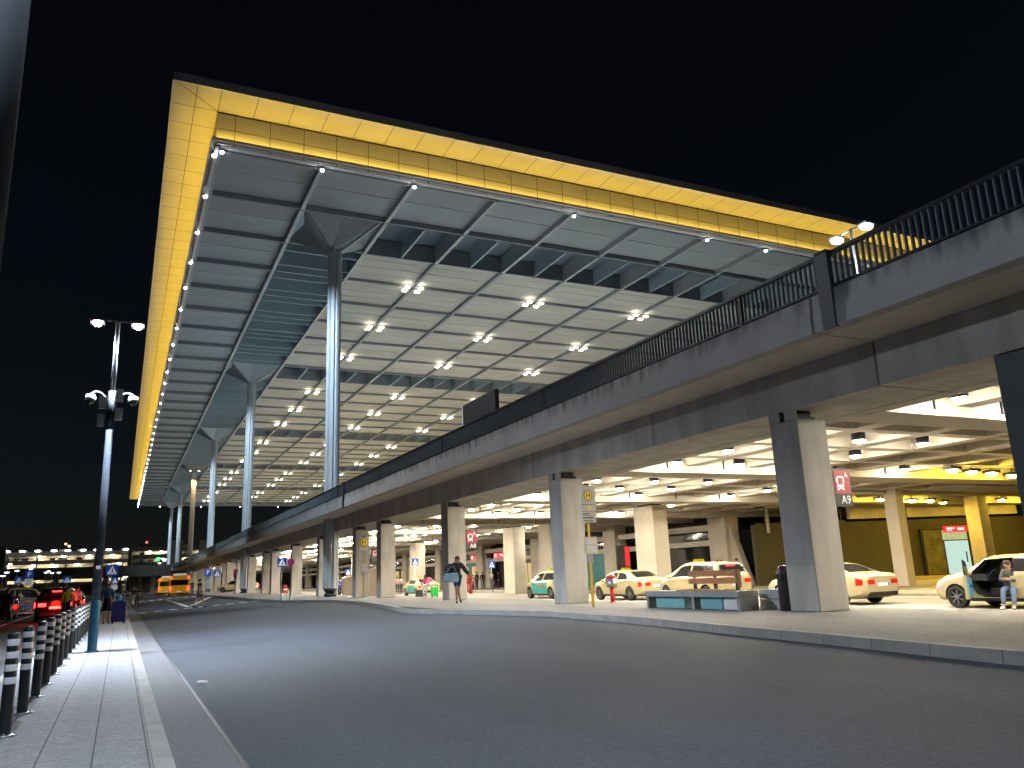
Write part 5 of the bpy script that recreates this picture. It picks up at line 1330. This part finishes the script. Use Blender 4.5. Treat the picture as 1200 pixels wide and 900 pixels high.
# left lane
person('person in yellow high visibility vest behind the dark car with red lights', (ony(77, 722, 46.3).x, 46.3, .0), R(185), 1.78, top=(.55,.52,.01), legs=(.02,.02,.025), sleeves=.5)
person('person in white shirt beside the yellow vest on the left lane', (ony(88.5, 718, 48.8).x, 48.8, .0), R(160), 1.78, top=(.62,.62,.68), legs=(.015,.015,.02), sleeves=.5)
person('person in white top and blue jeans pushing the trolley row', (ony(21.5, 716, 72).x, 72, .0), R(70), 1.74, dict(rel=(.2,-.2,1.15), rwr=(.1,-.4,1.02), lel=(-.2,-.2,1.15), lwr=(-.1,-.4,1.02)), top=(.6,.6,.62), legs=(.02,.14,.5), hair=(.3,.2,.12))
person('person in a long black coat at the left edge of the photo', (ony(5.5, 728, 50.5).x, 50.5, .0), R(180), 1.80, top=(.012,.01,.012), legs=(.012,.012,.014), coat=True, hair=(.08,.03,.02), longhair=True)
# ------------------------------------------------------------------ luggage trolleys
tr0 = None
for k in range(7):
    x0 = ony(24 + 2.4 * k, 716, 66).x; Y = 66
    if tr0 is None:
        t = thing('luggage_trolley', 'white steel luggage trolley nested in a row on the left lane', 'trolley', (x0, Y, 0), R(-20), 'nested luggage trolleys'); tr0 = t
        b = MB(); b.tube([(-.25,.4,1.0),(-.25,.3,.2),(-.25,-.45,.16)], .022, 8); b.tube([(.25,.4,1.0),(.25,.3,.2),(.25,-.45,.16)], .022, 8); b.tube([(-.25,.4,1.0),(.25,.4,1.0)], .026, 8); b.tube([(-.25,-.45,.16),(.25,-.45,.16)], .02, 8); b.tube([(0,.3,.2),(0,.4,1.0)],.02,8)
        b.build('frame', mat('trolley_white', (.7,.74,.8), .35, .3, var=.05, emit=(.7,.8,.95), estr=.0), t)
        b = MB(); b.box(-.12,.12,.33,.36,.55,.68); b.build('panel', M['blue'], t)
        for x, y in ((-.25,.25),(.25,.25),(0,-.42)):
            b = MB(); b.cyl((x-.02,y,.06),(x+.02,y,.06),.06,.06,12); b.build('wheel', M['rubber'], t)
    else: copy_tree(tr0, (x0, Y + .05*k, 0))
# ------------------------------------------------------------------ car parks far behind
GL = glow('garage_lamp', (1, .88, .58), 190)
GW = mat('garage_wall', (.5,.46,.36), .8, var=.25, scale=.12)
GS = mat('garage_slab', (.10,.10,.10), .7, var=.2, scale=.2)
GG = glow('green_exit_light', (.05, .9, .25), 2.2)
def garage(label, x0, x1, y, zs, dep, towers, seed):
    rr = random.Random(seed)
    t = thing('parking_garage', label, 'building', ((x0+x1)/2, y, 0))
    W = lambda b, n, m: b.build(n, m, t, world=True)
    b = MB()
    for z in zs: b.box(x0, x1, y, y + dep, z - .5, z); b.box(x0, x1, y - .15, y, z - .75, z + .55)
    W(b, 'floor_slabs', GS)
    b = MB(); b.box(x0, x1, y + dep - .5, y + dep, 0, zs[-1]); W(b, 'back_wall', GW)
    b = MB(); x = x0 + 3
    while x < x1: b.box(x - .25, x + .25, y + .1, y + .6, 0, zs[-1]); x += 9.0
    W(b, 'columns', GS)
    for X in towers:
        b = MB(); b.box(X - 1.8, X + 1.8, y - 2.5, y - .16, 0, zs[-1] + 2.5); W(b, 'stair_tower', mat('tower_grey', (.12,.12,.115), .8, var=.2))
    b = MB(); n = 0
    for z0, z1 in zip(zs, zs[1:]):
        x = x0 + 4 + rr.random()*3
        while x < x1 - 2:
            if rr.random() < .85: b.box(x - .6, x + .6, y + dep - 3.4, y + dep - 3, z1 - 1.05, z1 - .8)
            x += rr.choice((4, 6, 8))
    W(b, 'deck_lamps', GL)
    b = MB()
    for X in range(int(x0) + 8, int(x1), 27): b.box(X - .5, X + .5, y - .5, y - .2, zs[1] + .8, zs[1] + 2.0)
    W(b, 'exit_lights', GG)
    return t
garage('long lit multi-storey car park on the horizon behind the left lane', -75, 2, 330, (4.2, 8.1, 12.0, 15.0), 13, (-38,), 3)
garage('lit car park with stair towers behind the lamp post and buses', 3, 44, 300, (7.0, 9.6, 12.1, 14.6), 13, (16.5, 25.5), 5)
# parked cars on the decks, simple at this distance
dc = None; k = 0
cp = [mat('car_silver', (.5,.5,.5), .3, .4, var=0), mat('car_white', (.7,.7,.7), .3, var=0), mat('car_dark', (.05,.05,.06), .3, .4, var=0), mat('car_redd', (.4,.03,.03), .3, var=0)]
def tiny_car(m):
    b = MB(); b.prism([(-2.2,.3),(2.2,.3),(2.25,.75),(1.3,.9),(.6,1.4),(-1.3,1.42),(-1.9,.95),(-2.25,.85)], -.85, .85, 'y'); return b
pro = []
for m in cp:
    pass
for (x0, x1, y, decks) in ((-72, 0, 330, (8.1, 12.0, 15.0)), (4, 43, 300, (9.6, 12.1, 14.6))):
    for z in decks:
        x = x0 + 2
        while x < x1:
            if rnd.random() < .55:
                m = rnd.choice(cp)
                if m.name not in KIDS:
                    o = tiny_car(m).build('parked_car', m); KIDS[m.name] = o
                    tag(o, 'small parked car on a deck of the distant car park', 'car', 'cars parked in the distant car parks')
                else: o = KIDS[m.name].copy(); COL.objects.link(o)
                o.location = (x, y + 3.5, z + .02); o.rotation_euler = (0, 0, PI/2 + rnd.choice((0, PI)))
            x += 2.8
# lights on masts above the car park roof
for (x, y, z, c, lab) in ((ony(77,638.5,330).x, 330, ony(77,638.5,330).z, (1,.45,.25), 'tall thin mast with an orange light above the car park'), (ony(81,641,332).x, 332, ony(81,641,332).z, (1,.8,.4), 'thin mast with a yellow light above the car park'), (ony(172,636.5,330).x, 330, ony(172,636.5,330).z, (1,.1,.15), 'thin mast with a red warning light right of the lamp post')):
    t = thing('light_mast', lab, 'mast', (x, y, 0)); b = MB(); b.cyl((0,0,0),(0,0,z),.12,.06,8); b.build('pole', M['dark_metal'], t)
    b = MB(); b.ell((0,0,z+.3),(.45,.45,.4),8,6); b.build('warning_light', glow('mast_%d' % int(x), c, 3), t)
gl = None
for px in (8, 26, 44, 63, 79, 97, 113, 127, 147, 163):
    q = ony(px, 650.5, 328)
    if gl is None:
        t = thing('roof_deck_lamp', 'white lamp on a short mast along the car park roof', 'lamp', (q.x, 328, 15.05), 0, 'lamps along the car park roof'); gl = t
        h = q.z - 15.05
        b = MB(); b.cyl((0,0,0),(0,0,max(.5,h)),.08,.06,8); b.build('pole', M['grey_metal'], t)
        b = MB(); b.ell((0,0,max(.5,h)+.2),(1.0,.5,.35),10,6); b.build('lens', glow('deck_mast_led', (1,.95,.88), 9), t)
    else: copy_tree(gl, (q.x, 328, 15.05))
# dark overpass building under the right car park and clutter of lamps before the left one
t = thing('dark_overpass', 'dark low overpass with columns in front of the lit car park', 'bridge', (10, 230, 0))
b = MB(); b.box(-70, 40, 230, 238, 4.6, 7.4); b.build('deck', mat('overpass_dark', (.05,.047,.045), .8, var=.3, scale=.2), t, world=True)
for x in range(-70, 40, 11): b = MB(); b.box(x, x + 1.2, 231, 232.2, 0, 4.598); b.build('column', MATS['tower_grey'], t, world=True)
b = MB()
for k in range(4): b.box(19, 26, 240, 240.3, 1.0 + k*.9, 1.45 + k*.9)
b.build('pale_slats', M['white'], t, world=True)
sl0 = None
for (px, py, Y) in ((12,661,200),(54,671,190),(57,669.5,196),(61,671.5,188),(66,663,205),(128,662,190),(129,664.5,120),(147,676,150),(187,660,210),(8,671,150),(3,675,140),(20,669,175),(69,671,185),(36,667,210)):
    q = ony(px, py, Y)
    if sl0 is None:
        t = thing('distant_lamp', 'small lit street lamp far behind on the left side', 'street lamp', (q.x, q.y, 0), 0, 'small distant street lamps'); sl0 = t
        b = MB(); b.cyl((0,0,0),(0,0,1),.07,.05,8); b.build('pole', M['grey_metal'], t)
        b = MB(); b.ell((0,0,1.0),(.38,.3,.02),10,6); b.build('lens', glow('distant_led', (.95,.96,1), 4), t); t.scale = (1,1,q.z)
    else:
        c = copy_tree(sl0, (q.x, q.y, 0)); c.scale = (1, 1, q.z)
